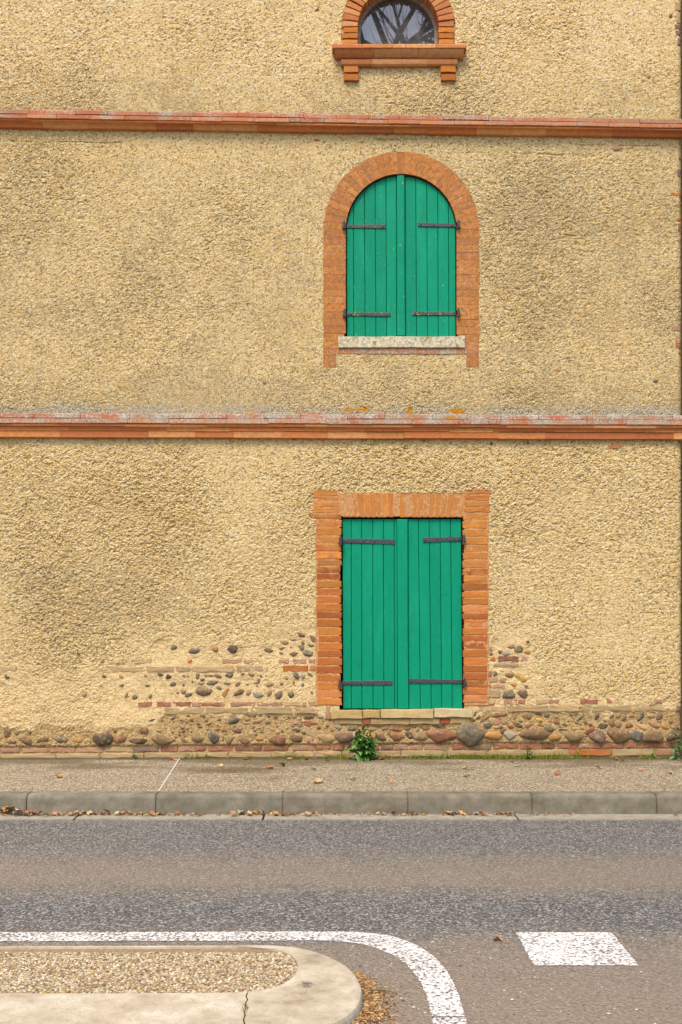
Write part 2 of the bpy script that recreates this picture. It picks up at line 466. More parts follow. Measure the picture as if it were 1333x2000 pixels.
# ------------------------------------------------------------------ numpy noise
def h2(ix, iy, s):
    n = (ix.astype(np.int64) * 374761393 + iy.astype(np.int64) * 668265263 + s * 2147483647) & 0xFFFFFFFF
    n = ((n ^ (n >> 13)) * 1274126177) & 0xFFFFFFFF
    return ((n ^ (n >> 16)) & 0xFFFFFF) / float(0xFFFFFF)
def vn(x, y, s=0):
    ix, iy = np.floor(x), np.floor(y)
    fx, fy = x - ix, y - iy
    fx = fx*fx*(3-2*fx); fy = fy*fy*(3-2*fy)
    a, b = h2(ix, iy, s), h2(ix+1, iy, s)
    c_, d_ = h2(ix, iy+1, s), h2(ix+1, iy+1, s)
    return (a*(1-fx)+b*fx)*(1-fy) + (c_*(1-fx)+d_*fx)*fy
def fbm(x, y, s=0, o=4, g=0.5):
    r = 0; a = 1; t_ = 0
    for i in range(o):
        r = r + a * vn(x * 2**i + 17.3*i, y * 2**i + 5.1*i, s + i); t_ += a; a *= g
    return r / t_
def worley(x, y, s=0):
    ix, iy = np.floor(x), np.floor(y)
    f1 = np.full_like(x, 9.0); idv = np.zeros_like(x)
    for dx in (-1, 0, 1):
        for dy in (-1, 0, 1):
            cx, cy = ix + dx, iy + dy
            px_ = cx + h2(cx, cy, s); py_ = cy + h2(cx, cy, s + 91)
            d_ = np.hypot(x - px_, y - py_)
            m = d_ < f1
            f1 = np.where(m, d_, f1)
            idv = np.where(m, h2(cx, cy, s + 53), idv)
    return f1, idv
def sstep(a, b, v):
    u = np.clip((v - a) / (b - a), 0, 1)
    return u*u*(3-2*u)

# ------------------------------------------------------------------ ground, road, pavement
def slab(name, pts, z0, z1, mat, parent=None, **k):
    n = len(pts)
    v = [(p[0], p[1], z1) for p in pts] + [(p[0], p[1], z0) for p in pts]
    f = [tuple(range(n))] + [(i, n+i, n+(i+1) % n, (i+1) % n) for i in range(n)]
    return mesh_obj(name, v, f, mat, parent, **k)
g_ = mesh_obj('ground', [(-400,-400,-0.03),(400,-400,-0.03),(400,400,-0.03),(-400,400,-0.03)], [(0,1,2,3)], M['earth'])
tag(g_, kind='structure')
road = mesh_obj('road', [(-80,-4.0,0),(80,-4.0,0),(80,8.262,0),(-80,8.262,0)], [(0,1,2,3)], M['asphalt'])
tag(road, kind='structure')
PZ0, PZ1 = 0.163, 0.190
pav = mesh_obj('pavement', [(-60,8.595,PZ0),(60,8.595,PZ0),(60,D+0.3,PZ1+0.003),(-60,D+0.3,PZ1+0.003)], [(0,1,2,3)], M['aggregate'])
tag(pav, kind='structure')
# pale expansion strip across the pavement
xa, xb = -1.456, -1.535
mesh_obj('joint_strip', [(xa-0.006,8.60,PZ0+0.004),(xa+0.006,8.60,PZ0+0.004),(xb+0.006,10.24,PZ1+0.005),(xb-0.006,10.24,PZ1+0.005)], [(0,1,2,3)], M['strip'], pav)
# kerb of separate concrete stones
kerb = mesh_obj('kerb', [(-20,8.469,-0.02),(20,8.469,-0.02),(20,8.59,-0.02),(-20,8.59,-0.02),(-20,8.478,0.146),(20,8.478,0.146),(20,8.59,0.158),(-20,8.59,0.158)],
                [(0,3,2,1),(4,5,6,7),(0,1,5,4),(1,2,6,5),(2,3,7,6),(3,0,4,7)], M['kerb'], color=(0.8,0.74,0.62))
tag(kerb, kind='structure')
prof = [(8.455,-0.02),(8.462,0.10),(8.466,0.135),(8.474,0.152),(8.490,0.162),(8.592,0.164),(8.592,-0.02)]
joints = [-4.47,-3.47,-2.47,-1.456,-0.457,0.526,1.504,2.483,3.48,4.48]
for a, b in zip(joints[:-1], joints[1:]):
    g = 0.004 + rng.uniform(0, 0.003)
    dy, dz = rng.uniform(-0.003, 0.003), rng.uniform(-0.002, 0.002)
    v = []; xs = [a+g, a+g+0.012, b-g-0.012, b-g]
    for i, x in enumerate(xs):
        e = 0.004 if i in (0, 3) else 0.0
        for (y, z) in prof: v.append((x, y + dy + (e if y < 8.55 else 0), z + dz - (e if z > 0.05 else 0)))
    n = len(prof)
    f = [tuple(reversed(range(n))), tuple(range(3*n, 4*n))]
    for i in range(3):
        for k in range(n): f.append((i*n+k, i*n+(k+1) % n, (i+1)*n+(k+1) % n, (i+1)*n+k))
    mesh_obj('kerb_stone', v, [tuple(reversed(q)) for q in f], M['kerb'], kerb, color=vary((1,1,1), 0.07, 0.02))
gut = mesh_obj('gutter', [(-20,8.262,-0.02),(20,8.262,-0.02),(20,8.456,-0.02),(-20,8.456,-0.02)], [(0,1,2,3)], M['earth'])
tag(gut, kind='structure')
gj = [-6, -4.02, -2.05, -0.60, 1.36, 3.3, 5.2]
for a, b in zip(gj[:-1], gj[1:]):
    slab('gutter_slab', [(a+.008,8.258+rng.uniform(0,.006)),(a*.5+b*.5,8.252),(b-.008,8.258+rng.uniform(0,.006)),(b-.008,8.459),(a+.008,8.459)], -0.018, 0.009, M['gutter'], gut)

# road markings (painted sheets)
def smooth_pts(pts, n=10):
    out = []
    P = [pts[0]] + pts + [pts[-1]]
    for i in range(1, len(P) - 2):
        p0, p1, p2, p3 = P[i-1], P[i], P[i+1], P[i+2]
        for k in range(n):
            u = k / n
            out.append(0.5 * ((2*p1) + (p2-p0)*u + (2*p0-5*p1+4*p2-p3)*u*u + (3*p1-p0-3*p2+p3)*u**3))
    out.append(pts[-1])
    return out
outer = [Vector((x_,5.425,0)) for x_ in (-12,-10,-8,-6,-4,-2.6)] + [gnd(*p) for p in [(0,1822),(300,1821.5),(530,1821),(640,1821),(700,1822),(770,1831),(830,1857),(870,1894),(894,1940),(908,1985),(913,2000)]] + [Vector((0.50,3.6,0)), Vector((0.50,1.5,0))]
inner = [Vector((x_,5.27,0)) for x_ in (-12,-10,-8,-6,-4,-2.6)] + [gnd(*p) for p in [(0,1840),(300,1839),(530,1838.5),(610,1838),(660,1840),(718,1848),(776,1872),(812,1905),(833,1945),(843,1985),(846,2000)]] + [Vector((0.362,3.6,0)), Vector((0.362,1.5,0))]
so, si = smooth_pts(outer, 40), smooth_pts(inner, 40)
so = [p + Vector((rng.gauss(0,.0022), rng.gauss(0,.0022), 0)) for p in so]; si = [p + Vector((rng.gauss(0,.0022), rng.gauss(0,.0022), 0)) for p in si]
n = len(so)
line = mesh_obj('edge_line', [(p.x,p.y,0.004) for p in so] + [(p.x,p.y,0.004) for p in si], [(i, n+i, n+i+1, i+1) for i in range(n-1)], M['paint'], road)
sq = [Vector((0.880,4.922)), Vector((1.361,4.922)), Vector((1.362,5.42)), Vector((0.880,5.42))]
sqp = [sq[k].lerp(sq[(k+1) % 4], i/50) + Vector((rng.gauss(0,.0022), rng.gauss(0,.0022))) for k in range(4) for i in range(50)]
mesh_obj('give_way_square', [(p.x, p.y, 0.004) for p in sqp], [tuple(range(len(sqp)))], M['paint'], road)

# traffic island
IZ = 0.045
def gi(l): return [tuple(gnd(x_, y_, IZ)[:2]) for x_, y_ in l]
far = (-9,-7.4,-6,-4.8,-3.8,-3.0,-2.4)
isl_out = [(x_, 4.995) for x_ in far] + gi([(0,1846.5),(150,1846),(300,1845.5),(430,1845),(530,1845),(595,1852),(648,1869),(684,1892),(703,1921),(705,1942),(696,1965),(674,1985),(640,2001)]) + [(-.16,3.99),(-.34,3.935),(-.6,3.91),(-1.0,3.90),(-1.5,3.90)] + [(x_, 3.90) for x_ in reversed(far)]
isl_in = [(x_, 4.955) for x_ in far] + gi([(0,1853),(200,1852),(380,1851.5),(470,1851),(520,1853),(555,1860),(576,1873),(582,1888),(574,1908),(550,1925),(515,1935),(470,1940)]) + gi([(420,1941),(300,1941.5),(200,1942),(100,1942),(50,1942),(0,1942)]) + [(x_, 4.37) for x_ in reversed(far)]
def dense(pl, n=6): return [Vector((p.x, p.y)) for p in smooth_pts([Vector((a, b, 0)) for a, b in pl], n)]
def resample(pl, n):
    L = [0.0]
    for a_, b_ in zip(pl[:-1], pl[1:]): L.append(L[-1] + (b_-a_).length)
    out = []
    for i in range(n):
        s_ = L[-1]*i/(n-1)
        k = int(np.clip(np.searchsorted(L, s_) - 1, 0, len(pl)-2))
        out.append(pl[k].lerp(pl[k+1], (s_-L[k])/max(L[k+1]-L[k], 1e-9)))
    return out
def part_resample(pl, x_, n1, n2):
    left = [p for p in pl]
    ia = next(i for i, p in enumerate(pl) if p.x > x_); ib = len(pl) - 1 - next(i for i, p in enumerate(reversed(pl)) if p.x > x_)
    return resample(pl[:ia+1], n1)[:-1] + resample(pl[ia:ib+1], n2) + resample(pl[ib:], n1)[1:]
oo, ii = part_resample(dense(isl_out), -1.6, 12, 110), part_resample(dense(isl_in), -1.6, 12, 110)
n = len(oo)
def inset(pl, d):
    out = []
    for i in range(len(pl)):
        tt = (pl[min(i+1, len(pl)-1)] - pl[max(i-1, 0)]).normalized()
        out.append(pl[i] + Vector((tt.y, -tt.x)) * d)
    return out
rings = [([p for p in inset(oo, -0.014)], -0.02), (inset(oo, -0.006), IZ*0.6), (inset(oo, 0.0), IZ*0.9), (inset(oo, 0.012), IZ), (ii, IZ+0.004), (ii, IZ-0.03)]
v = []; f = []
for pl, z in rings: v += [(p.x, p.y, z) for p in pl]
for k in range(len(rings)-1):
    for i in range(n-1): f.append((k*n+i, k*n+i+1, (k+1)*n+i+1, (k+1)*n+i))
f = [tuple(reversed(q)) for q in f]
island = mesh_obj('traffic_island', v, f, M['island'])
tag(island, kind='structure')
mesh_obj('gravel_bed', [(p.x, p.y, IZ-0.004) for p in ii], [tuple(reversed(range(n)))], M['gravel_bed'], island)
mb = MB()
ico_v = None
bm = bmesh.new(); bmesh.ops.create_icosphere(bm, subdivisions=1, radius=1.0)
ico_v = np.array([tuple(q.co) for q in bm.verts]); ico_f = [tuple(q.index for q in fc.verts) for fc in bm.faces]; bm.free()
poly = [(p.x, p.y) for p in inset(ii, 0.004)]
def inpoly(x, y):
    c = False; j = len(poly) - 1
    for i in range(len(poly)):
        if (poly[i][1] > y) != (poly[j][1] > y) and x < (poly[j][0]-poly[i][0])*(y-poly[i][1])/(poly[j][1]-poly[i][1]) + poly[i][0]: c = not c
        j = i
    return c
pal = [C(214,194,154), C(198,174,132), C(178,152,110), C(234,222,194), C(154,130,94), C(206,184,150), C(124,102,74), C(226,210,176), C(196,168,130)]
nv = 0; V = []; Fc = []; Cc = []
icf = np.array(ico_f)
step_ = 0.0110
for iy in range(int(0.66/step_)):
    for ix in range(int(2.3/step_)):
        x = -2.12 + (ix + 0.5*(iy % 2) + rng.uniform(-.35,.35))*step_; y = 4.33 + (iy + rng.uniform(-.35,.35))*step_
        if not inpoly(x, y): continue
        r = rng.uniform(0.0042, 0.0084)
        s3 = np.array([r*rng.uniform(.8,1.3), r*rng.uniform(.7,1.1), r*rng.uniform(.45,.7)])
        a = rng.uniform(0, 6.28)
        q = ico_v * s3 * (1 + (np.random.RandomState(nv % 9973).rand(len(ico_v),1)-.5)*0.4)
        q = np.stack([q[:,0]*math.cos(a)-q[:,1]*math.sin(a)+x, q[:,0]*math.sin(a)+q[:,1]*math.cos(a)+y, q[:,2]+IZ-0.003+rng.uniform(-.003,.001)], 1)
        V.append(q); Fc.append(icf + nv); nv += len(q)
        c = C(226,172,44) if rng.random() < 0.008 else rng.choice(pal)
        Cc += [vary(c, 0.15, 0.05)] * len(q)
V = np.concatenate(V); Fc = np.concatenate(Fc)
me = bpy.data.meshes.new('gravel'); me.from_pydata(V.tolist(), [], Fc.tolist())
me.materials.append(M['gravel'])
ca = me.color_attributes.new('tint', 'FLOAT_COLOR', 'POINT')
ca.data.foreach_set('color', np.array([(*c, 1) for c in Cc], dtype=np.float32).ravel())
go = bpy.data.objects.new('gravel', me); reg(go, (0,0,0), island); tag(go, kind='stuff')
# crack in the front band
mb = MB()
cp = gi([(484,1941),(481,1948),(484,1955),(479,1962),(481,1970),(477,1977),(479,1985),(476,1993),(478,2002),(475,2020)])
for a, b in zip(cp[:-1], cp[1:]):
    wd = rng.uniform(0.0012, 0.0024)
    mb.add([(a[0]-wd,a[1],IZ+0.0050),(a[0]+wd,a[1],IZ+0.0050),(b[0]+wd,b[1],IZ+0.0050),(b[0]-wd,b[1],IZ+0.0050)], [(0,3,2,1)])
mb.obj('crack', M['void'], island)

# ------------------------------------------------------------------ the house
house = empty('house', (0, D + 2, PZ1), 'old ochre roughcast house with terracotta brick bands and green shuttered windows', 'house')

XR = wx(1330.3)                    # right-hand corner of the facade
X0, Z0, Z1 = -4.0, 0.10, 8.25
GS = 0.0075
nx = int((XR - X0) / GS) + 1; nz = int((Z1 - Z0) / GS) + 1
gx, gz = np.meshgrid(np.linspace(X0, XR, nx), np.linspace(Z0, Z1, nz))
PX = 666.5 + gx * S; PY = HY - (gz - H) * S

ARC_U = (784.0, 448.0)             # upper shuttered window arch centre (photo px on the wall plane)
ARC_O = (778.5, 52.0)              # top round-headed window
def arch_mask(px_, py_, c, r, ybot, pad=0.0):
    rr = np.hypot(px_ - c[0], py_ - c[1]) < r + pad
    return np.where(py_ <= c[1], rr, (np.abs(px_ - c[0]) < r + pad) & (py_ < ybot))
rag = (fbm(gx*14, gz*14, 5, 3) - 0.5) * 7
# smoother, pale exposed mortar at the foot
ybp = np.interp(PX, [-400,0,120,220,330,450,540,612,640,940,1035,1050,1066,1200,1333], [1300,1312,1308,1296,1262,1254,1238,1225,1225,1240,1246,1300,1362,1366,1370])
mort = sstep(-26, 26, PY - ybp + (fbm(gx*7, gz*7, 11, 5, .65) - .5) * 110)
plin = sstep(-6, 10, PY - np.interp(PX, [-400,300,330,1333], [1425,1420,1392,1390]) + (fbm(gx*7, gz*7, 12, 3) - .5) * 40)
rowz = sstep(1448, 1456, PY - np.interp(PX, [0, 500, 1000, 1333], [8, 4, 0, 0]))
# surrounds
su_low = (((PX > 617+rag*.6) & (PX < 955+rag*.6) & (PY > 1003) & (PY < 1378)) | ((PX > 613+rag) & (PX < 957+rag) & (PY > 957) & (PY <= 1003)))
su_low &= ~((PX > 661) & (PX < 908) & (PY < 963 + rag*.3))
su_up = arch_mask(PX, PY, ARC_U, 152, 692, pad=rag*.35) | ((PY > 690) & (PY < 717) & (np.abs(PX - ARC_U[0]) < 152) & (np.abs(PX - ARC_U[0]) > 127.5))
su_oc = arch_mask(PX, PY, ARC_O, 110, 86, pad=rag*.5)
paint = np.clip(su_low*1.0 + su_up*1.0 + su_oc*0.0, 0, 1)
surr = su_low | su_up | su_oc
bands_y1 = 811 + PX * 0.0035
bands_y2 = 213 + PX * 0.0165
# roughcast relief
f1, idv = worley(gx*46 + 0.9*fbm(gx*20, gz*20, 3, 2), gz*52, 1)
f2, id2 = worley(gx*74, gz*80, 2)
coarse = 0.35 + 0.85 * sstep(.25, .8, fbm(gx*1.1, gz*1.1, 21, 4))
lump = np.clip(1 - f1*f1*1.5, 0, 1) * idv**1.5
lump2 = np.clip(1 - f2*f2*1.4, 0, 1) * (.2 + id2)
grain = h2(np.arange(nx)[None, :] + 0*gz, np.arange(nz)[:, None] + 0*gz, 77) - .5
storey1 = sstep(840, 880, PY)
amp = coarse * (0.85 + 0.45 * storey1)
h = (0.0045 * lump + 0.0040 * lump2 + 0.008 * (fbm(gx*48, gz*56, 4, 3, .6) - .5) + 0.0072 * grain) * amp
pit = sstep(0.58, 0.70, fbm(gx*30, gz*38, 31, 3, .6))
h -= 0.007 * pit * amp
h *= (1 - 0.42 * mort) * (1 - 0.2 * sstep(-60, 0, -PY))
h += 0.012 * (fbm(gx*2.2, gz*2.2, 41, 4) - .5)
h += mort * (-0.008 + 0.030 * (fbm(gx*6, gz*7, 42, 5, .6) - .5))
for cy0, xa_, xb_, sd_ in ((270, 640, 905, 3), (283, 1130, 1290, 9), (275, 20, 240, 5), (300, 1020, 1130, 8)):
    cy_ = cy0 + 9 * (fbm(gx*2.2, gx*0 + sd_, sd_, 4) - .5) + (PX - xa_) * .012
    h -= 0.010 * np.exp(-((PY - cy_) / 1.3)**2) * (PX > xa_) * (PX < xb_) * sstep(.38, .5, fbm(gx*5, gx*0, sd_, 2))
h -= plin * 0.010
h -= rowz * 0.020
# shade-free smoothing near the bands where the render was trowelled
h = np.where(surr, np.where(su_up, 0.0010, 0.0012) + 0.004 * (fbm(gx*40, gz*40, 51, 3) - .5), h)
h = np.where(su_oc, -0.014, h)
# corner rounding at the right edge
h -= 0.012 * sstep(XR - 0.03, XR, gx) ** 2
def hl(x0, x1, y0, y1):
    i0, i1 = [int(np.clip((wx(q) - X0) / (XR - X0) * (nx-1), 0, nx-1)) for q in (x0, x1)]
    j1, j0 = [int(np.clip((wz(q) - Z0) / (Z1 - Z0) * (nz-1), 0, nz-1)) for q in (y0, y1)]
    return float(np.mean(h[j0:j1+1, i0:i1+1]))
vx = gx.copy(); vz = gz - 0.12 * np.where(surr, 0, h); vy = D - h
# attributes
stain = 0.20 * sstep(.35, .75, fbm(gx*1.1, gz*1.1, 61, 4)) 
s2 = (PY > 262) & (PY < 812)
stain += s2 * (0.34 + 0.24 * sstep(.42, .7, fbm(gx*1.6+3, gz*1.6, 62, 4)))
stain += 0.55 * sstep(110, 8, bands_y1 - PY) * (PY < bands_y1)
stain += 0.62 * sstep(130, 5, bands_y2 - PY) * (PY < bands_y2) * (0.55 + 0.6 * sstep(.3, .65, fbm(gx*1.2, gz*2, 63, 3)))
stain += 0.25 * sstep(.5, .72, fbm(gx*0.8+9, gz*1.3, 64, 3)) * (PY > 880)
stain -= 0.35 * sstep(60, 10, np.abs(PY - 900)) + 0.25 * sstep(40, 6, np.abs(PY - 285))
stain -= 0.3 * sstep(140, 20, PY)
stain -= 0.25 * mort
for ox, oy, orx, ory, oa in ((230,1130,330,95,.42),(1140,925,150,75,.40),(1090,450,170,150,.30),(760,190,420,40,.20),(480,640,260,120,.15)):
    stain += 0.55 * oa * np.exp(-((PX-ox)/orx)**2 - ((PY-oy)/ory)**2) * (0.6 + 0.8 * fbm(gx*3, gz*3, 66, 4))
stain = np.clip((stain + 0.12) * (0.62 + 0.75 * sstep(.2, .8, fbm(gx*10, gz*9, 67, 5, .75))), 0, 1)
lichen = 1.0 * sstep(48, 2, bands_y1 - PY) * (PY < bands_y1 + 4) * (0.55 + 0.7 * fbm(gx*3, gz*3, 71, 3)) + 0.35 * sstep(36, 2, bands_y2 - PY) * (PY < bands_y2 + 4) * (PX > 500)
lichen += 0.33 * np.exp(-(((PX-930)/28)**2 + ((PY-390)/45)**2))
orange = np.zeros_like(PX)
for (ox, oy, orx, ory, oa) in [(680,800,14,6,1),(712,799,16,7,1),(800,802,16,8,.9),(893,803,22,7,1),(830,806,12,5,.7),(1163,803,8,5,.9),(22,799,8,4,.7),(115,800,8,5,.7),(230,795,10,5,.6),(362,803,8,4,.7),(590,802,22,5,.75),(490,802,10,4,.8),(550,803,14,5,.6),(1312,238,6,8,.8),(100,209,20,3,.6),(190,216,14,3,.7)]:
    orange += 1.05 * oa * np.exp(-(((PX-ox)/orx)**2 + ((PY-oy)/ory)**2))
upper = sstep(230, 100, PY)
# faces, leaving the window openings out
idx = np.arange(nx * nz).reshape(nz, nx)
quads = np.stack([idx[:-1,:-1], idx[:-1,1:], idx[1:,1:], idx[1:,:-1]], -1).reshape(-1, 4)
cxp = 0.5 * (PX[:-1,:-1] + PX[1:,1:]); cyp = 0.5 * (PY[:-1,:-1] + PY[1:,1:])
hole = ((cxp > 664) & (cxp < 907) & (cyp > 1008) & (cyp < 1392))
hole |= arch_mask(cxp, cyp, ARC_U, 107.5, 662, pad=3) | arch_mask(cxp, cyp, ARC_O, 80, 90, pad=3)
quads = quads[~hole.ravel()]
me = bpy.data.meshes.new('wall')
me.vertices.add(nx * nz)
wl = Vector((0, D, 4))
co = np.stack([vx - wl.x, vy - wl.y, vz - wl.z], -1).astype(np.float32)
me.vertices.foreach_set('co', co.ravel())
nq = len(quads)
me.loops.add(nq * 4); me.polygons.add(nq)
me.loops.foreach_set('vertex_index', quads.astype(np.int32).ravel())
me.polygons.foreach_set('loop_start', np.arange(0, nq*4, 4, dtype=np.int32))
me.polygons.foreach_set('use_smooth', np.zeros(nq, dtype=bool))
me.update(calc_edges=True)
streak = 0.55 * sstep(.52, .74, fbm(gx*9, gz*0.9, 81, 3)) * sstep(958, 870, PY) * (PY > 856) + 0.4 * sstep(.55, .72, fbm(gx*2.3, gz*2.3, 82, 4)) * (PY > 860)
mortc = np.clip(mort + streak, 0, 1)
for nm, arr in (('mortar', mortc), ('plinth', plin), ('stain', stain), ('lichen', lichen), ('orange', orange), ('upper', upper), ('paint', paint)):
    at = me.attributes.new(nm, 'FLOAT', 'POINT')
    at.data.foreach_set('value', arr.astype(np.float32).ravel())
me.materials.append(M['wall'])
wall = bpy.data.objects.new('wall', me)
reg(wall, wl, house)
wall['label'] = 'ochre roughcast front wall, worn through to pebbles and brick near the ground'

# coarse rest of the house: returns, flank and roof beyond the frame
mb = MB()
mb.box(-9.0, X0, D + 0.004, D + 0.3, 0.1, 9.2)
mb.box(X0, XR - 0.004, D + 0.006, D + 0.3, Z1, 9.2)
mb.obj('upper_wall', M['wall'], house)
mb = MB(); mb.box(XR - 0.30, XR - 0.012, D + 0.035, D + 8, 0.1, 9.2); mb.box(-9, -8.7, D + 0.3, D + 8, 0.1, 9.2); mb.box(-9, XR - .012, D + 8, D + 8.3, 0.1, 9.2)
mb.obj('side_wall', M['side'], house)
mesh_obj('roof', [(-9.4,D-.35,9.15),(XR+.3,D-.35,9.15),(XR+.3,D+8.6,9.15),(-9.4,D+8.6,9.15),(-9.4,D+4.1,11.2),(XR+.3,D+4.1,11.2)], [(0,3,2,1),(0,1,5,4),(2,3,4,5),(0,4,3),(1,2,5)], M['roof'], house)

# ------------------------------------------------------------------ brick maker
def brick(name, quad, y0, depth, mat, parent, color, jit=0.0018, bev=0.003, nseg=4, smooth=False):
    """quad: four (X,Z) corners (bl, br, tr, tl) on the facade; bevelled, slightly uneven block, front at y0."""
    bl, br, tr, tl = [Vector(q) for q in quad]
    def P(u, v): return (bl*(1-u)+br*u)*(1-v) + (tl*(1-u)+tr*u)*v
    ctr = P(.5, .5)
    out = []
    for i in range(nseg+1): out.append((i/nseg, 0.0))
    for i in (0.5,): out.append((1.0, i))
    for i in range(nseg+1): out.append((1-i/nseg, 1.0))
    for i in (0.5,): out.append((0.0, i))
    ring = [P(u, v) + Vector((rng.uniform(-jit, jit), rng.uniform(-jit, jit))) for u, v in out]
    n = len(ring)
    V = []
    for q in ring: V.append((q.x, y0 + depth, q.y))
    for q in ring: V.append((q.x, y0 + bev, q.y))
    for q in ring:
        d = (ctr - q)
        e = min(bev*1.3, d.length*0.4)
        dd = d.normalized() * e
        V.append((q.x + dd.x, y0 + rng.uniform(-.5, .5)*jit, q.y + dd.y))
    V.append((ctr.x, y0 + rng.uniform(-.6, .2)*jit, ctr.y))
    f = []
    for k in (0, 1):
        for i in range(n): f.append((k*n+i, k*n+(i+1) % n, (k+1)*n+(i+1) % n, (k+1)*n+i))
    for i in range(n): f.append((2*n+i, 2*n+(i+1) % n, 3*n))
    return mesh_obj(name, V, f, mat, parent, smooth=smooth, color=color)
def rectq(x0, x1, y0, y1, p=0.0, tilt=0.0):
    a, b = wx(x0, p), wx(x1, p); t_, u_ = wz(y0, p), wz(y1, p)
    q = [Vector((a, u_)), Vector((b, u_)), Vector((b, t_)), Vector((a, t_))]
    if tilt:
        c_ = (q[0] + q[2]) / 2; ca, sa = math.cos(tilt), math.sin(tilt)
        q = [Vector((c_.x + (p_-c_).x*ca - (p_-c_).y*sa, c_.y + (p_-c_).x*sa + (p_-c_).y*ca)) for p_ in q]
    return q

OR = [C(212,134,62,.62), C(204,126,60,.62), C(218,142,68,.62), C(194,116,58,.62), C(210,138,80,.62), C(180,102,54,.62)]

def reveal(name, outline, y0, y1, mat, closed=False):
    """lining of an opening: outline of (X,Z) from one foot round the head to the other."""
    n = len(outline)
    v = [(p[0], y0, p[1]) for p in outline] + [(p[0], y1, p[1]) for p in outline]
    rngf = n if closed else n-1
    return [v, [(i, (i+1) % n, n+(i+1) % n, n+i) for i in range(rngf)]]
def arch_outline(c, r, ybot, n=28):
    o = [(wx(c[0]-r), wz(ybot))]
    for i in range(n+1):
        a = math.pi - math.pi*i/n
        o.append((wx(c[0] + r*math.cos(a)), wz(c[1] - r*math.sin(a))))
    o.append((wx(c[0]+r), wz(ybot)))
    return o

# ------------------------------------------------------------------ ground-floor window: surround
vv, ff = reveal('r', [(wx(667), wz(1386)), (wx(667), wz(1010.5)), (wx(904.5), wz(1010.5)), (wx(906), wz(1386))], D+0.004, D+0.16, M['brick'], True)
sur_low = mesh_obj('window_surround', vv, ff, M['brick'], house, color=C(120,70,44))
sur_low['label'] = 'orange brick surround of the ground floor window, jamb bricks and flat splayed head'
y = 957.0; i = 0
while y < 1374:                                           # left jamb courses
    hgt = rng.uniform(13.2, 16.8) if y > 1003 else 11.4
    y1 = min(y + hgt, 1378)
    if y < 1003:
        xl = [613, 611, 613, 604][min(i, 3)] + rng.uniform(-1, 1); xr = 659 + (y-957)*0.16
    else:
        xl = 618 + (y-1003)*0.006 + rng.uniform(-2, 2) + (2.5 if 1210 < y < 1300 else 0); xr = 667.5 - (rng.uniform(0, 3) if rng.random() < .35 else 0) + (0.6 if y > 1250 else 0)
    if y > 1330: xl += rng.uniform(-1, 2)
    dark = 0.72 if rng.random() < 0.28 and 1075 < y < 1230 else 1.0
    c = tuple(k*dark for k in vary(rng.choice(OR), 0.15, 0.05))
    brick('brick', rectq(xl, xr, y+1.2, y1-1.2), D - 0.003 + rng.uniform(-.003, .0015), 0.11, M['brick_wash'] if y < 1140 and dark == 1 else M['brick'], sur_low, c, jit=0.0036)
    y = y1; i += 1
y = 955.0; i = 0
while y < 1371:                                           # right jamb courses
    hgt = rng.uniform(13.2, 16.8) if y > 1001 else 11.6
    y1 = min(y + hgt, 1375)
    if y < 1001:
        xr = [963, 957, 956, 956][min(i, 3)] + rng.uniform(-1, 1); xl = 912 - (y-955)*0.17
    else:
        xr = 953.5 - (y-1003)*0.006 + rng.uniform(-2, 2); xl = 904.3 + (rng.uniform(0, 3) if rng.random() < .35 else 0) + max(0, (y-1250)*0.012)
    dark = 0.70 if rng.random() < 0.3 and 1115 < y < 1210 else 1.0
    c = tuple(k*dark for k in vary(rng.choice(OR), 0.15, 0.05))
    brick('brick', rectq(xl, xr, y+1.2, y1-1.2), D - 0.003 + rng.uniform(-.003, .0015), 0.11, M['brick_wash'] if y < 1130 and dark == 1 else M['brick'], sur_low, c, jit=0.0036)
    y = y1; i += 1
NV = 21
for k in range(NV):                                       # splayed flat arch
    u0, u1 = k/NV, (k+1)/NV
    xt0, xt1 = 661.5 + 250*u0, 661.5 + 250*u1; xb0, xb1 = 669 + 234.5*u0, 669 + 234.5*u1
    yt = 963 + 3*abs(u0-.5)*2 + rng.uniform(-1.5, 1.5); ybm = 1010.5 - (1.5 if k == 9 else 0)
    g = rng.uniform(0.5, 1.0)
    q = [Vector((wx(xb0+g), wz(ybm))), Vector((wx(xb1-g), wz(ybm))), Vector((wx(xt1-g), wz(yt))), Vector((wx(xt0+g), wz(yt+rng.uniform(-1,1))))]
    brick('brick', q, D - 0.002 + rng.uniform(-.003, .003), 0.12, M['brick_wash'], sur_low, vary(rng.choice(OR[:3] + OR[4:5]), 0.08, 0.04), jit=0.0022)

# ------------------------------------------------------------------ upper arched window: surround
o_ = arch_outline(ARC_U, 107.8, 660)
vv, ff = reveal('r', o_, D+0.004, D+0.16, M['brick'], True)
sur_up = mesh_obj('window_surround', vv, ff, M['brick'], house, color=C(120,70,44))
sur_up['label'] = 'worn orange painted brick surround of the upper arched window with two dropped feet'
NA = 31
WOR = [C(210,136,72,.64), C(202,128,70,.64), C(214,140,74,.64), C(196,126,74,.64)]
for k in range(NA):
    a0 = math.pi - math.pi*k/NA; a1 = math.pi - math.pi*(k+1)/NA
    g = 0.0008
    def q_(a, r): return Vector((wx(ARC_U[0] + r*math.cos(a)), wz(ARC_U[1] - r*math.sin(a))))
    ro = 151.5 + rng.uniform(-1.2, 1.2)
    brick('brick', [q_(a0-g*2, 108.2), q_(a1+g*2, 108.2), q_(a1+g, ro), q_(a0-g, ro)], D - 0.004 + rng.uniform(-.0015, .0015), 0.11, M['brick_worn'], sur_up, vary(rng.choice(WOR), 0.06, 0.03), jit=0.0008, bev=0.0012)
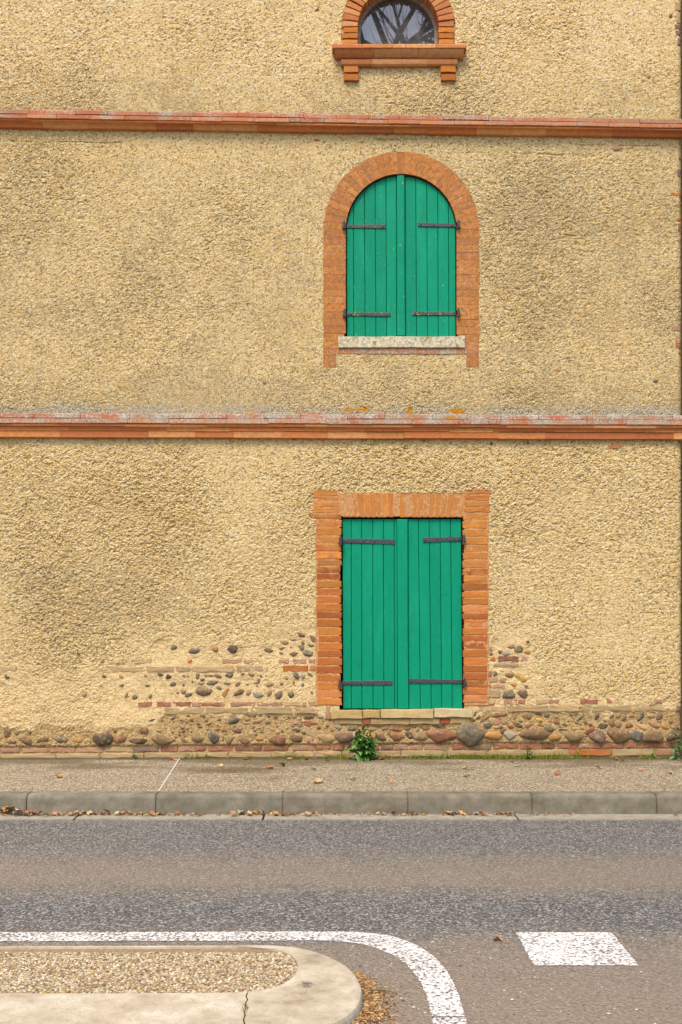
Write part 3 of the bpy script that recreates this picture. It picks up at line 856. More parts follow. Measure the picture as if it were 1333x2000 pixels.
for sgn in (-1, 1):
    y = 449.0
    while y < 716:
        y1 = min(y + rng.uniform(14.2, 15.2), 717)
        if 717 - y1 < 7: y1 = 717
        inn = 108.2 if y1 < 662 else (124 if y1 < 694 else 127)
        a, b = ARC_U[0] + sgn*inn, ARC_U[0] + sgn*(152 + rng.uniform(-.8, .8))
        brick('brick', rectq(min(a, b), max(a, b), y+.15, y1-.15), D - 0.004 + rng.uniform(-.0015, .0015), 0.11, M['brick_worn'], sur_up, vary(rng.choice(WOR), 0.06, 0.03), jit=0.0008, bev=0.0012)
        y = y1
xx = 659.5
for wdt in (58, 60, 64, 71.5):
    brick('brick', rectq(xx+.5, xx+wdt-.5, 681, 691.5), D - 0.006, 0.11, M['brick_lichen2'], sur_up, vary(C(190,126,84), .06), jit=0.0014)
    xx += wdt
sill = brick('window_sill', rectq(661, 908.5, 658, 679.5), D - 0.022, 0.16, M['sill_lichen'], house, None, jit=0.002, bev=0.005, nseg=12)
sill['label'] = 'pale lichen-spotted stone sill under the arched green shutters'

# ------------------------------------------------------------------ shutters
YS = D + 0.028                      # front plane of the planks
def shutter(label, edges_t, edges_b, top_fn, ybot, batten=None, mat=M['green']):
    """edges_*: plank boundaries (photo px) at head and foot."""
    xl, xr = edges_t[0], edges_t[-1]
    v = [];
    # dark backing ledge behind the planks
    zt = min(top_fn(xl+3), top_fn(xr-3))
    mbk = MB(); mbk.box(wx(xl+2), wx(xr-2), YS+0.028, YS+0.05, wz(ybot-3), wz(max(top_fn(xl+4), top_fn(xr-4))+3))
    sh = mbk.obj('shutter', mat, house, color=(.5,.5,.5))
    sh['label'] = label
    for k in range(len(edges_t)-1):
        a0, a1 = edges_t[k], edges_t[k+1]; b0, b1 = edges_b[k], edges_b[k+1]
        n = 6; g = 0.42; bev = 0.0035
        yb_ = ybot + rng.uniform(-.5, .5)
        outl = [(b0+g, yb_), (b1-g, yb_)]
        for i in range(n+1):
            u = i/n; x = a1-g + (a0-a1+2*g)*u
            outl.append((x, top_fn(x)))
        pts = [Vector((wx(x), wz(yy))) for x, yy in outl]
        cx_ = sum(p.x for p in pts[:2]) / 2
        m = len(pts); V = []; yo = rng.uniform(-.0012, .0012)
        for p in pts: V.append((p.x, YS+0.027, p.y))
        for p in pts: V.append((p.x, YS+bev+yo, p.y))
        for j, p in enumerate(pts):
            mid = (wx((b0+b1)/2) if j < 2 else wx((a0+a1)/2)); hw = wx(a1) - wx(a0)
            s = (p.x - mid) / (hw/2) if hw else 0
            V.append((p.x - s*bev, YS+yo, p.y + (0.002 if j < 2 else -0.002)))
        f = [tuple(range(2*m, 3*m))]
        for kk in (0, 1):
            for j in range(m): f.append((kk*m+j, kk*m+(j+1) % m, (kk+1)*m+(j+1) % m, (kk+1)*m+j))
        t_ = rng.uniform(0.93, 1.05)
        mesh_obj('plank', V, f, mat, sh, color=(t_, t_, t_))
    if batten:
        (c0, c1, d0, d1, yt, yb2) = batten
        q = [Vector((wx(d0), wz(yb2))), Vector((wx(d1), wz(yb2))), Vector((wx(c1), wz(yt))), Vector((wx(c0), wz(yt)))]
        brick('cover_batten', q, YS-0.022, 0.021, mat, sh, (1.02,1.02,1.02), jit=0.0004, bev=0.006)
    return sh
def strap(sh, x0, y0, x1, y1, hpx, side, mat, bolts):
    """iron strap from leaf to pintle; side -1: hung on the left jamb."""
    p = -(YS - D) + 0.006
    A = Vector((wx(x0), 0, wz(y0))); B = Vector((wx(x1), 0, wz(y1)))
    ax = (B - A).normalized(); nz_ = Vector((-ax.z, 0, ax.x)); hh_ = hpx / S / 2
    mb = MB()
    yf, yk = YS - 0.009, YS - 0.0015
    tipA = 1.12 if side > 0 else 0.92; tipB = 0.92 if side > 0 else 1.12
    c = [A - nz_*hh_*tipA, B - nz_*hh_*tipB, B + nz_*hh_*tipB, A + nz_*hh_*tipA]
    V = [(q.x, yk, q.z) for q in c] + [(q.x, yf+.0015, q.z) for q in c]
    ctr = (A + B) / 2
    V += [(q.x + (ctr-q).normalized().x*.002, yf, q.z + (0.002 if q.z < ctr.z else -.002)) for q in c]
    mb.add(V, [(8,9,10,11)] + [(k*4+i, k*4+(i+1) % 4, (k+1)*4+(i+1) % 4, (k+1)*4+i) for k in (0,1) for i in range(4)])
    for u in bolts:
        q = A.lerp(B, u)
        mb.tube([(q.x, yf+.001, q.z), (q.x, yf-.004, q.z), (q.x, yf-.0065, q.z)], [0.0085, 0.0085, 0.0045], 8)
    o = mb.obj('strap_hinge', mat, sh)
    # knuckle and pintle on the jamb
    E = A if side < 0 else B
    kx = E.x + side * 0.012
    mb = MB()
    yk_ = D - 0.026
    mb.tube([(kx, yk_, E.z - 0.024), (kx, yk_, E.z + 0.024)], 0.0135, 10)
    mb.tube([(kx, yk_, E.z - 0.040), (kx, yk_, E.z - 0.026)], 0.017, 10)
    mb.tube([(kx, yk_, E.z + 0.0245), (kx, yk_, E.z + 0.036)], 0.008, 8)
    mb.box(min(kx, kx+side*0.012)-.006, max(kx, kx+side*.012)+.006, yk_+.006, D+0.03, E.z-0.038, E.z-0.016)
    xa_, xb_ = sorted((kx, E.x - side*0.012))
    mb.add([(xa_, yk_-.011, E.z-hh_), (xb_, yf+.0005, E.z-hh_), (xb_, yf+.0005, E.z+hh_), (xa_, yk_-.011, E.z+hh_),
            (xa_, yk_+.011, E.z-hh_), (xb_, yk, E.z-hh_), (xb_, yk, E.z+hh_), (xa_, yk_+.011, E.z+hh_)],
           [(0,1,2,3),(7,6,5,4),(0,4,5,1),(1,5,6,2),(2,6,7,3),(3,7,4,0)] if side < 0 else [(0,1,2,3),(7,6,5,4),(0,4,5,1),(1,5,6,2),(2,6,7,3),(3,7,4,0)])
    mb.obj('pintle', M['iron'], sh)

lowt = lambda x: 1013.5
s1 = shutter('left leaf of the rectangular ground floor green shutters', [669,686.6,707,728.6,749.6,770.6,776.5], [670.5,686.8,707.5,729.5,750.5,771.5,777.5], lowt, 1384.5)
s2 = shutter('right leaf of the rectangular ground floor green shutters, with the covering batten', [777,797.6,818,839,860.6,881,902], [778,799,822,843.5,864,884.5,904.5], lowt, 1385,
             batten=(776.2,796.4,777.6,798.2,1014,1385.3))
strap(s1, 668, 1055.6, 772, 1057.8, 8.6, -1, M['iron'], [.07,.18,.40,.61,.92])
strap(s1, 667, 1334.2, 767, 1333.8, 8.0, -1, M['iron'], [.12,.37,.60,.86])
strap(s2, 827, 1054.3, 903.5, 1052.0, 8.6, 1, M['iron'], [.06,.34,.58,.80,.93])
strap(s2, 799, 1330.4, 905, 1331.6, 8.0, 1, M['iron'], [.06,.35,.57,.8])
def archt(x):
    d_ = 107.0**2 - (x - ARC_U[0])**2
    return ARC_U[1] - math.sqrt(max(d_, 0)) + 1.0
s3 = shutter('left leaf of the arched green shutters on the upper floor', [677.2,690.8,712.4,733.2,754.6,775,779], [677.8,691.5,714,735,756,775.5,779.5], archt, 657.5, mat=M['green_chipped'])
s4 = shutter('right leaf of the arched green shutters on the upper floor, with the covering batten', [779.5,792.4,813,834.5,856,877,890.8], [780,793.5,814.5,836,857,878,891.5], archt, 657.8,
             batten=(776.0,789.6,776.4,791.5,340.5,656), mat=M['green_chipped'])
strap(s3, 675, 440.3, 754, 440.6, 6.8, -1, M['iron_flecked'], [.12,.45,.93])
strap(s3, 676, 612.0, 763.8, 613.0, 6.8, -1, M['iron_flecked'], [.12,.42,.93])
strap(s4, 817, 436.8, 893, 438.8, 6.8, 1, M['iron'], [.07,.40,.87])
strap(s4, 806, 610.6, 893, 611.2, 6.8, 1, M['iron_flecked'], [.07,.33,.87])
# black panels painting in the darkness behind the shutters
for q in ((660, 912, 1392, 1004), (668, 900, 664, 334)):
    mb = MB(); mb.box(wx(q[0]), wx(q[1]), D+0.12, D+0.16, wz(q[2]), wz(q[3])); mb.obj('black_backing', M['void'], house)

# ground-floor sill of worked stones
low_sill = mesh_obj('window_sill', [(wx(648),D+0.02,wz(1404)),(wx(925),D+0.02,wz(1400)),(wx(925),D+.2,wz(1400)),(wx(648),D+.2,wz(1404)),(wx(648),D+0.02,wz(1387)),(wx(925),D+0.02,wz(1384)),(wx(925),D+.2,wz(1384)),(wx(648),D+.2,wz(1387))],
    [(0,3,2,1),(4,5,6,7),(0,1,5,4),(1,2,6,5),(2,3,7,6),(3,0,4,7)], M['stone_block'], house, color=C(170,140,90))
for a, b, y0, y1, c in [(648,708,1386.5,1403.5,(206,176,118)),(709,743,1386.5,1402.5,(204,172,112)),(744,847,1385.5,1402,(218,190,136)),(848,924,1384,1400.5,(222,200,152))]:
    brick('sill_stone', rectq(a, b, y0, y1), D-0.022+rng.uniform(-.004,.004), 0.15, M['stone_block'], low_sill, C(*c), jit=0.003, bev=0.006)
for a, b, y0, y1, c in [(653,708,1404.5,1414,(190,160,112)),(711,723,1405,1415,(176,104,76)),(724.5,800,1404,1414.5,(192,160,112)),(801,859,1403,1414,(196,166,118)),(861,878,1404,1413.5,(174,96,66)),(879.5,919,1402.5,1413,(196,166,116))]:
    brick('sill_stone', rectq(a, b, y0, y1), D-0.004+rng.uniform(-.003,.003), 0.10, M['stone_block'], low_sill, C(*c), jit=0.003, bev=0.005)

# ------------------------------------------------------------------ top window: brick arch, moulded sill, glass
vv, ff = reveal('r', arch_outline(ARC_O, 79.5, 87), D+0.004, D+0.30, M['brick'], True)
sur_oc = mesh_obj('window_surround', vv, ff, M['brick'], house, color=C(190,104,56))
sur_oc['label'] = 'orange brick arch and jambs round the glazed top window'
NA = 25
for k in range(NA):
    a0 = math.pi - math.pi*k/NA; a1 = math.pi - math.pi*(k+1)/NA
    def q2(a, r): return Vector((wx(ARC_O[0] + r*math.cos(a), .01), wz(ARC_O[1] - r*math.sin(a), .01)))
    ro = 110 + rng.uniform(-2.5, 1.5); g = 0.010
    brick('brick', [q2(a0-g, 79), q2(a1+g, 79), q2(a1+g*.8, ro), q2(a0-g*.8, ro)], D - 0.012 + rng.uniform(-.005, .005), 0.15, M['brick'], sur_oc, vary(rng.choice([C(218,150,88,.64), C(212,138,80,.64), C(222,158,100,.64), C(204,130,80,.64)]), 0.06), jit=0.0025, bev=0.004)
for sgn in (-1, 1):
    for k in range(3):
        y0, y1 = 52.6 + k*11.6, 52.6 + (k+1)*11.6
        a, b = ARC_O[0] + sgn*79, ARC_O[0] + sgn*(109 + rng.uniform(-2, 1))
        brick('brick', rectq(min(a, b), max(a, b), y0+.8, y1-.8, .01), D - 0.012 + rng.uniform(-.005, .005), 0.15, M['brick'], sur_oc, vary(rng.choice(OR[:3]), 0.06), jit=0.0025, bev=0.004)
def prism_x(name, prof, x0, x1, mat, parent, color, slope=0.0, endtaper=0.0, xs_ref=None, wob=0.0012):
    """prof: list of (projection from wall, Z); straight moulding between X=x0 and x1, sloping gently."""
    n = len(prof); V = []
    xs = [x0, x0+(x1-x0)*.33, x0+(x1-x0)*.67, x1]
    dy_ = rng.uniform(-wob, wob); dz_ = rng.uniform(-wob, wob)
    for i, x in enumerate(xs):
        for p, z in prof:
            V.append((x, D - p + dy_ + rng.uniform(-wob, wob)*.4, z + slope*(x) + dz_ + rng.uniform(-wob, wob)*.4))
    f = [tuple(range(n)), tuple(reversed(range(3*n, 4*n)))]
    for i in range(3):
        for k in range(n): f.append((i*n+(k+1) % n, i*n+k, (i+1)*n+k, (i+1)*n+(k+1) % n))
    return mesh_obj(name, V, f, mat, parent, color=color)
mb = MB(); mb.box(wx(672), wx(888), D-0.02, D+0.05, wz(126), wz(88))
osill = mb.obj('window_sill', M['moulding'], house, color=C(190,108,60))
osill['label'] = 'moulded terracotta sill on two brick brackets under the glazed top window'
TC = [C(218,152,96,.68), C(212,140,86,.68), C(204,130,82,.68), C(224,160,106,.68)]
pr = 0.115
cuts = [648.6, 708.5, 768.5, 793, 852.5, 912.4]
for a, b in zip(cuts[:-1], cuts[1:]):
    z1_, z0_ = wz(85.5, pr), wz(94, pr)
    prism_x('sill_tile', [(-.02, z0_), (pr-.006, z0_), (pr, z0_+.006), (pr, z1_-.006), (pr-.006, z1_), (-.02, z1_)], wx(a+.6, pr), wx(b-.6, pr), M['moulding'], osill, vary(rng.choice(TC), .06))
za, zb, zc_, zd = wz(95, .10), wz(99.5, .098), wz(111, .06), wz(112.5, .055)
for a, b in ((654, 731), (731, 818), (818, 906.5)):
    o = prism_x('sill_moulding', [(-.02, zd), (.052, zd), (.06, zc_), (.082, (zb+zc_)/2), (.096, zb), (.10, zb+.004), (.10, za), (-.02, za)], wx(a, .1)+.001, wx(b, .1)-.001, M['moulding'], osill, vary(rng.choice(TC), .06))
za, zb = wz(113.2, .06), wz(127.5, .05)
for a, b in ((666.7, 727), (727, 786), (786, 836), (836, 894)):
    prism_x('sill_moulding', [(-.02, zb), (.040, zb), (.052, zb+.012), (.056, (za+zb)/2), (.052, za-.012), (.046, za), (-.02, za)], wx(a, .05)+.001, wx(b, .05)-.001, M['moulding'], osill, vary(rng.choice(TC), .06))
for a, b in ((672, 700.7), (861.4, 891)):
    for k, (y0, y1) in enumerate(((128.6, 141), (142.5, 156))):
        brick('bracket_brick', rectq(a + rng.uniform(-.6,.6), b + rng.uniform(-.6,.6), y0, y1, .04), D-0.040+rng.uniform(-.003,.003)+.006*k, 0.07, M['brick'], osill, vary(rng.choice(OR[:4]), .07), jit=.002, bev=.004)
# frame and pane
YG = D + 0.13
def arc_pts(c, r, yb, n=24): return [Vector((wx(c[0]-r), wz(yb)))] + [Vector((wx(c[0]+r*math.cos(math.pi-math.pi*i/n)), wz(c[1]-r*math.sin(math.pi-math.pi*i/n)))) for i in range(n+1)] + [Vector((wx(c[0]+r), wz(yb)))]
o1, o2 = arc_pts(ARC_O, 80.5, 90), arc_pts(ARC_O, 73.0, 90)
n = len(o1); V = []
for pl, y_ in ((o1, YG+.05), (o1, YG), (o2, YG), (o2, YG+.05)): V += [(p.x, y_, p.y) for p in pl]
ff = [(k*n+i, k*n+i+1, (k+1)*n+i+1, (k+1)*n+i) for k in range(3) for i in range(n-1)]
win = mesh_obj('window', V, ff, M['frame_paint'], house)
win['label'] = 'round-headed glazed top window reflecting bare branches'
o3 = arc_pts(ARC_O, 74.5, 91)
mesh_obj('pane', [(p.x, YG+.022, p.y) for p in o3] + [(p.x, YG+.028, p.y) for p in o3],
         [tuple(range(n)), tuple(reversed(range(n, 2*n)))] + [(i, n+i, n+(i+1) % n, (i+1) % n) for i in range(n)], M['glass'], win)

# ------------------------------------------------------------------ string courses
def string_course(label, ys, slope, row1, row2, mould, tl, tl_top, lmat):
    """ys: photo rows at x = 666; slope in px/px (downwards to the right)."""
    xa_, xb_ = -5.2, XR + 0.02
    sl = -slope
    zt, zb = wz(ys[0]) , wz(ys[-1])
    core = prism_x('string_course', [(-.03, zb+.012), (.02, zb+.012), (.02, zt-.012), (-.03, zt-.012)], xa_, XR-.02, M['brick'], house, C(150,96,64), slope=sl)
    core['label'] = label
    def run(name, prof, lengths, mat, cols, gap=.0012, xend=None):
        x = xa_ + rng.uniform(0, .2); e = XR if xend is None else xend
        while x < e:
            x1 = min(x + rng.choice(lengths) * rng.uniform(.93, 1.07), e)
            if e - x1 < .06: x1 = e
            prism_x(name, prof, x + gap, x1 - gap, mat, core, vary(rng.choice(cols), .05, .02), slope=sl, wob=.0028)
            x = x1
    run('tile', row1, tl_top, lmat, [C(186,120,90,.6), C(176,130,100,.6), C(194,114,84,.6)], .002, XR + .01)
    run('tile', row2, tl, lmat, [C(204,130,86,.6), C(196,118,76,.6), C(208,138,94,.6), C(186,112,76,.6)], .0015, XR + .012)
    for pf, xe in mould:
        run('moulding', pf, [.36, .44, .62, .9], M['moulding'], [C(220,142,84,.74), C(212,126,72,.74), C(230,158,98,.74), C(198,116,72,.74), C(218,136,80,.74)], .0008, xe)
    return core
p = .10
A = lambda y, p_: wz(y, p_)
# lower: rows 808.5 | 818 | 828.5 | 835 | 842 | 856
string_course('lower terracotta string course under grey and orange lichen crust', [809, 856], 0.0030,
    [(-.02, A(818, .075)), (.080, A(818, .075)), (.074, A(811, .070)), (.062, A(809, .065)), (-.02, A(807, .06))],
    [(-.02, A(828, p)), (p-.004, A(828, p)), (p, A(827, p)), (p-.004, A(818.8, p)), (p-.014, A(818.1, p)), (-.02, A(818.1, .08))],
    [([(-.02, A(835, .083)), (.078, A(835, .083)), (.086, A(833.5, .083)), (.088, A(830, .088)), (.086, A(828.6, .088)), (-.02, A(828.6, .088))], XR+.008),
     ([(-.02, A(842.4, .06)), (.058, A(842.4, .06)), (.060, A(839, .07)), (.072, A(836, .075)), (.074, A(835.4, .075)), (-.02, A(835.4, .075))], XR+.006),
     ([(-.02, A(856, .045)), (.042, A(856, .045)), (.046, A(855, .045)), (.050, A(844, .05)), (.047, A(843, .05)), (-.02, A(843, .05))], XR+.003)],
    [.38, .42, .52], [.34, .46], M['brick_lichen2'])
string_course('upper terracotta string course of tiles with patchy lichen, sloping down to the right', [223, 258], 0.0145,
    [(-.02, A(231, .07)), (.074, A(231, .07)), (.068, A(224.5, .065)), (.05, A(222, .06)), (-.02, A(221, .05))],
    [(-.02, A(240, p)), (p-.004, A(240, p)), (p, A(239, p)), (p-.004, A(231.6, p)), (p-.012, A(231.1, p)), (-.02, A(231.1, .08))],
    [([(-.02, A(245.5, .085)), (.080, A(245.5, .085)), (.087, A(244.3, .085)), (.087, A(241.5, .087)), (.082, A(240.4, .087)), (-.02, A(240.4, .087))], XR+.008),
     ([(-.02, A(258, .04)), (.032, A(258, .04)), (.040, A(256, .05)), (.052, A(250.5, .06)), (.070, A(247, .07)), (.074, A(245.8, .075)), (-.02, A(245.8, .075))], XR+.004)],
    [.295, .31], [.30, .42], M['brick_lichen'])

# ------------------------------------------------------------------ pebbles and brick rows showing in the foot of the wall
def stone_mesh(seed, cuts):
    r = random.Random(seed)
    bm = bmesh.new(); bmesh.ops.create_icosphere(bm, subdivisions=3, radius=1.0)
    off = [r.uniform(0, 9) for _ in range(3)]
    pl = []
    for _ in range(cuts):
        a = r.uniform(0, 6.28); d_ = Vector((math.cos(a), r.uniform(-.5, .1), math.sin(a))).normalized()
        pl.append((d_, r.uniform(.62, .82)))
    for q in bm.verts:
        c_ = q.co.copy()
        nn = math.sin(c_.x*2.1+off[0])*.15 + math.sin(c_.x*6.1+c_.z*5.2+off[1])*.035 + math.sin(c_.z*2.6+off[1])*.09 + math.sin(c_.x*4.3-c_.z*3.7+off[2])*.05 + math.sin(c_.y*3+off[0])*.05
        c_ *= 1 + nn
        for d_, k in pl:
            e = c_.dot(d_)
            if e > k: c_ -= d_ * (e - k) * .85
        q.co = c_
    me = bpy.data.meshes.new('stone'); bm.to_mesh(me); bm.free()
    me.polygons.foreach_set('use_smooth', [True]*len(me.polygons))
    me.materials.append(M['stone'])
    return me
SM = [stone_mesh(s, 1) for s in range(6)] + [stone_mesh(10+s, 4) for s in range(8)]
PAL = dict(b=(136,106,78), g=(126,114,94), s=(108,102,92), r=(152,104,76), t=(194,160,112), o=(198,146,84), y=(220,174,86), p=(132,104,88), d=(94,80,64), l=(176,164,142), k=(188,142,110), e=(166,96,70), n=(156,128,92))
ST = """153 1276 6 5 0 g;14 1322 10 7 25 g;204 1321 8 6 0 g;237 1322 10 7 30 o;285 1319 6 5 0 o;314 1317 10 7 10 g;330 1322 12 10 0 d;238 1339 9 6 -15 g;
289 1339 10 5 0 b;337 1337 12 10 -20 g;197 1341 5 4 0 g;164 1357 10 9 0 k;248 1357 11 6 -60 g;264 1362 10 7 -60 g;294 1360 10 5 -75 g;298 1406 11 5 -25 g;316 1408 6 4 0 g;
13 1433 16 14 30 b;31 1433 8 9 40 n;57 1430 8 8 0 n;226 1428 8 7 0 e;282 1429 19 11 0 b;307 1427 12 5 15 t;24 1450 20 6 -5 b;50 1446 28 14 15 b;84 1444 24 11 -10 b;119 1445 26 11 8 g;
151 1446 20 11 0 o;200 1444 33 22 0 d;233 1444 24 13 -5 r;269 1449 31 12 0 d;317 1445 33 16 10 b;339 1265 12 11 -30 g;380 1271 19 10 -10 g;422 1268 12 13 0 o;454 1269 18 16 0 d;
527 1271 18 8 5 b;556 1255 18 8 10 n;574 1250 13 4 0 g;590 1240 15 8 20 b;612 1248 16 8 38 p;592 1256 7 6 45 g;608 1261 12 7 10 g;589 1265 13 8 10 g;569 1264 5 4 0 o;552 1266 12 5 -15 g;
550 1276 8 6 0 n;576 1277 15 9 -8 b;605 1277 20 12 0 g;508 1280 6 6 0 t;386 1321 8 9 30 b;403 1320 5 4 0 g;414 1320 12 5 5 n;428 1321 15 8 12 n;447 1319 16 10 0 s;474 1317 7 5 -30 b;490 1318 11 7 15 n;
511 1321 5 4 0 g;520 1320 4 4 0 g;580 1320 13 9 60 g;592 1320 9 11 0 l;606 1318 13 6 30 g;393 1335 12 4 0 n;416 1333 20 8 -12 s;444 1335 13 5 10 g;465 1336 12 6 -50 n;502 1334 14 5 -18 s;528 1336 16 11 0 t;
574 1334 5 8 15 n;592 1337 6 8 0 g;429 1344 11 5 25 g;400 1350 28 17 0 p;359 1351 9 9 -30 n;370 1357 15 8 -30 g;441 1353 22 10 -58 o;465 1354 20 12 -28 b;486 1355 12 7 -28 n;506 1357 20 14 10 l;527 1355 13 6 -70 n;
545 1356 15 11 -52 g;570 1357 12 13 0 s;339 1403 11 5 -35 d;354 1407 6 5 0 g;429 1406 10 5 -28 r;458 1407 22 11 -25 s;482 1413 14 5 0 k;502 1409 18 8 -12 k;487 1398 8 4 0 g;509 1398 8 3 0 g;525 1400 8 5 0 d;
524 1412 12 6 0 s;539 1412 6 5 0 k;548 1412 7 5 0 k;574 1401 10 4 0 n;604 1400 21 9 -5 b;628 1400 12 10 0 l;391 1420 10 6 0 g;439 1427 13 9 20 r;464 1427 21 12 0 p;506 1422 10 5 0 t;533 1425 8 7 0 o;579 1426 16 7 5 s;
624 1422 9 8 30 b;649 1426 12 6 45 k;662 1421 15 11 20 l;359 1446 12 7 40 n;384 1441 21 17 40 n;417 1442 24 16 20 s;448 1444 18 15 -45 n;477 1447 22 10 0 b;506 1444 14 9 0 o;543 1446 31 19 0 r;581 1444 24 15 0 b;
637 1441 31 15 10 t;672 1440 30 19 5 p;688 1423 19 10 0 g;709 1423 20 6 0 o;728 1424 15 8 0 t;754 1422 18 10 -10 n;775 1424 24 9 5 e;798 1423 12 6 -20 b;698 1438 16 13 0 l;728 1440 16 12 10 o;746 1441 22 14 28 p;
762 1435 14 6 65 b;779 1439 27 16 5 r;801 1437 17 14 30 d;822 1439 26 14 12 n;808 1420 16 6 0 b;832 1422 18 9 0 b;861 1420 30 5 3 d;869 1437 55 26 3 r;921 1433 46 38 0 g;961 1437 32 18 0 o;
929 1394 9 5 -60 d;935 1401 9 6 -40 b;949 1403 20 6 -38 b;954 1418 18 9 -15 s;978 1396 28 7 -5 r;1006 1401 14 7 -70 n;1032 1400 17 13 0 n;1054 1395 15 5 0 d;1070 1397 12 9 -35 g;1055 1407 12 9 10 y;1075 1408 8 8 0 o;1090 1412 12 8 25 b;
1112 1409 6 4 0 r;969 1421 13 6 0 t;979 1420 8 6 0 b;1000 1420 13 8 5 e;1015 1418 18 8 15 d;1058 1417 13 4 15 e;984 1428 14 13 0 b;998 1436 22 20 0 l;1041 1435 53 27 0 b;1075 1425 20 13 5 g;1083 1440 24 13 0 o;
1101 1426 20 4 0 d;1122 1439 30 18 5 n;1117 1396 6 4 0 b;1127 1395 8 4 0 g;1135 1402 17 6 -40 g;1155 1400 5 3 0 g;1168 1401 13 6 -68 d;1196 1399 11 8 -40 b;1209 1398 16 9 -25 k;1222 1402 12 7 -50 g;1235 1397 11 9 0 o;
1254 1401 19 9 -55 s;1271 1399 16 11 0 t;1291 1400 18 10 -50 p;1313 1397 7 5 0 o;1179 1419 23 10 -12 d;1196 1413 13 12 0 n;1207 1415 18 13 10 n;1231 1418 16 12 5 r;1257 1420 24 11 20 t;1280 1417 26 10 22 k;1300 1420 12 8 28 o;
1153 1427 21 11 -40 e;1138 1423 10 8 0 t;1168 1439 32 19 -10 p;1186 1445 10 7 0 k;1209 1436 40 25 15 b;1244 1438 26 22 0 s;1277 1438 41 24 0 b;1316 1438 28 22 -30 p;
998 1264 13 8 -8 n;1014 1269 18 11 -35 g;1031 1254 7 7 0 b;1031 1273 15 9 10 o;978 1273 7 8 0 g;991 1276 14 8 0 l;968 1316 9 11 0 g;995 1320 14 9 -5 b;1013 1321 14 12 15 y;1022 1326 14 11 25 y;1004 1337 13 8 10 o;1028 1340 8 7 0 n;
996 1355 24 19 0 g;1022 1355 20 13 0 p;790 874 7 5 0 b;829 862 6 5 0 b;880 866 5 5 0 b;960 866 6 7 0 b;1032 865 6 7 0 b;517 748 8 7 0 n;1110 697 9 7 0 t;1207 290 20 9 0 k;1280 745 10 7 0 g;1267 150 9 8 0 k;1311 31 6 9 30 r;620 274 12 5 0 e;
619 20 8 6 -30 e;1110 457 22 5 8 o;1088 724 14 4 0 o"""
for s in ST.replace('\n', '').split(';'):
    a = s.split()
    x, y, w_, h_, an = [float(q) for q in a[:5]]
    c = C(*PAL[a[5]])
    q = 0.5 / S
    dep = min(w_, h_) * q * 0.9
    big_ = w_ * h_ > 500
    kern = 0.012 if y > 1225 and y > np.interp(x, [0, 330, 612, 940, 1035, 1066, 1333], [1300, 1255, 1225, 1240, 1246, 1362, 1366]) else -0.006
    if y > 1410: kern = 0.020
    me = rng.choice(SM); kern = -hl(x-w_/2, x+w_/2, y-h_/2, y+h_/2) + 0.003
    o = share_obj('stone', me, (wx(x), D + kern + dep*.05 - (0.006 if big_ else 0), wz(y)), (rng.uniform(-.2,.2), R(an), 0), (w_*q*1.18, dep*.55 + 0.005, h_*q*1.18), wall, vary(c, .10, .04))
filled = [tuple(float(q) for q in s.split()[:4]) for s in ST.replace('\n', '').split(';')]
nf = 0
for _ in range(4000):
    if nf >= 90: break
    x = rng.uniform(330, 1322); y = rng.uniform(1397, 1450) if rng.random() < .8 else rng.uniform(1316, 1362)
    if y < 1390 and not (340 < x < 610): continue
    w_ = rng.uniform(4.5, 10); h_ = w_ * rng.uniform(.5, .9)
    if 648 < x < 925 and y < 1420: continue
    if any(abs(x-a[0]) < (w_+a[2])*.55 and abs(y-a[1]) < (h_+a[3])*.55 for a in filled): continue
    filled.append((x, y, w_, h_)); nf += 1
    q = 0.5 / S
    share_obj('stone', rng.choice(SM), (wx(x), D - hl(x-w_/2, x+w_/2, y-h_/2, y+h_/2) + .002, wz(y)), (rng.uniform(-.2,.2), rng.uniform(-.6,.6), 0), (w_*q*1.1, h_*q*.5+.005, h_*q*1.1), wall, vary(C(*PAL[rng.choice('bgtnkprtn')]), .12, .05))
def row(pieces, y0l, y1l, y0r, y1r, mat, cols, yf, jit=.0046):
    for p_ in pieces:
        a, b = p_[0], p_[1]
        u = ((a + b)/2) / 1333.0
        y0, y1 = y0l + (y0r-y0l)*u, y1l + (y1r-y1l)*u
        c = C(*PAL2[p_[2]]) if len(p_) > 2 else rng.choice(cols)
        brick('brick', rectq(a+.5, b-.5, y0 + rng.uniform(-.6,.6), y1 + rng.uniform(-.6,.6), tilt=rng.uniform(-.008,.008)), D - hl(a, b, y0, y1) - (.016 if yf < -.01 else (.009 if y0 > 1440 else .005)) + rng.uniform(-.003,.003), 0.09, mat, wall, vary(c, .10, .04), jit=jit, bev=.006)
PAL2 = dict(r=(172,112,86), p=(190,146,116), t=(196,166,122), u=(150,120,102), o=(198,122,66), d=(144,96,76))
rc = [C(176,102,78), C(186,118,92), C(168,88,66), C(158,104,86)]
tc_ = [C(196,164,120), C(186,152,108), C(204,174,130), C(182,142,106)]
row([(-260,-208),(-206,-150),(-147,-95),(-92,-50),(-47,-2),(0,38,'p'),(41,93,'p'),(95,147,'p'),(148,201,'p'),(202,256,'t'),(259,309,'u'),(313,347,'r'),(348,378,'p'),(379,401,'r'),(406,456,'r'),(458,512,'d'),(514,564,'r'),(571,613,'p'),(614,647,'r'),(650,672,'r'),(673,685,'p'),(687,742,'r'),
     (744,769,'u'),(770,799,'p'),(800,827,'p'),(829,879,'p'),(883,912,'r'),(913.6,961,'u'),(965,1012,'r'),(1016,1057,'r'),(1058.6,1087,'d'),(1089,1131,'r'),(1132,1154,'p'),(1155.5,1175,'r'),(1175.6,1222,'r'),(1223.4,1248.5,'r'),(1250,1305,'r'),(1306.6,1329,'d')], 1461.5, 1471, 1451, 1461, M['brick_old'], rc, 0.004)
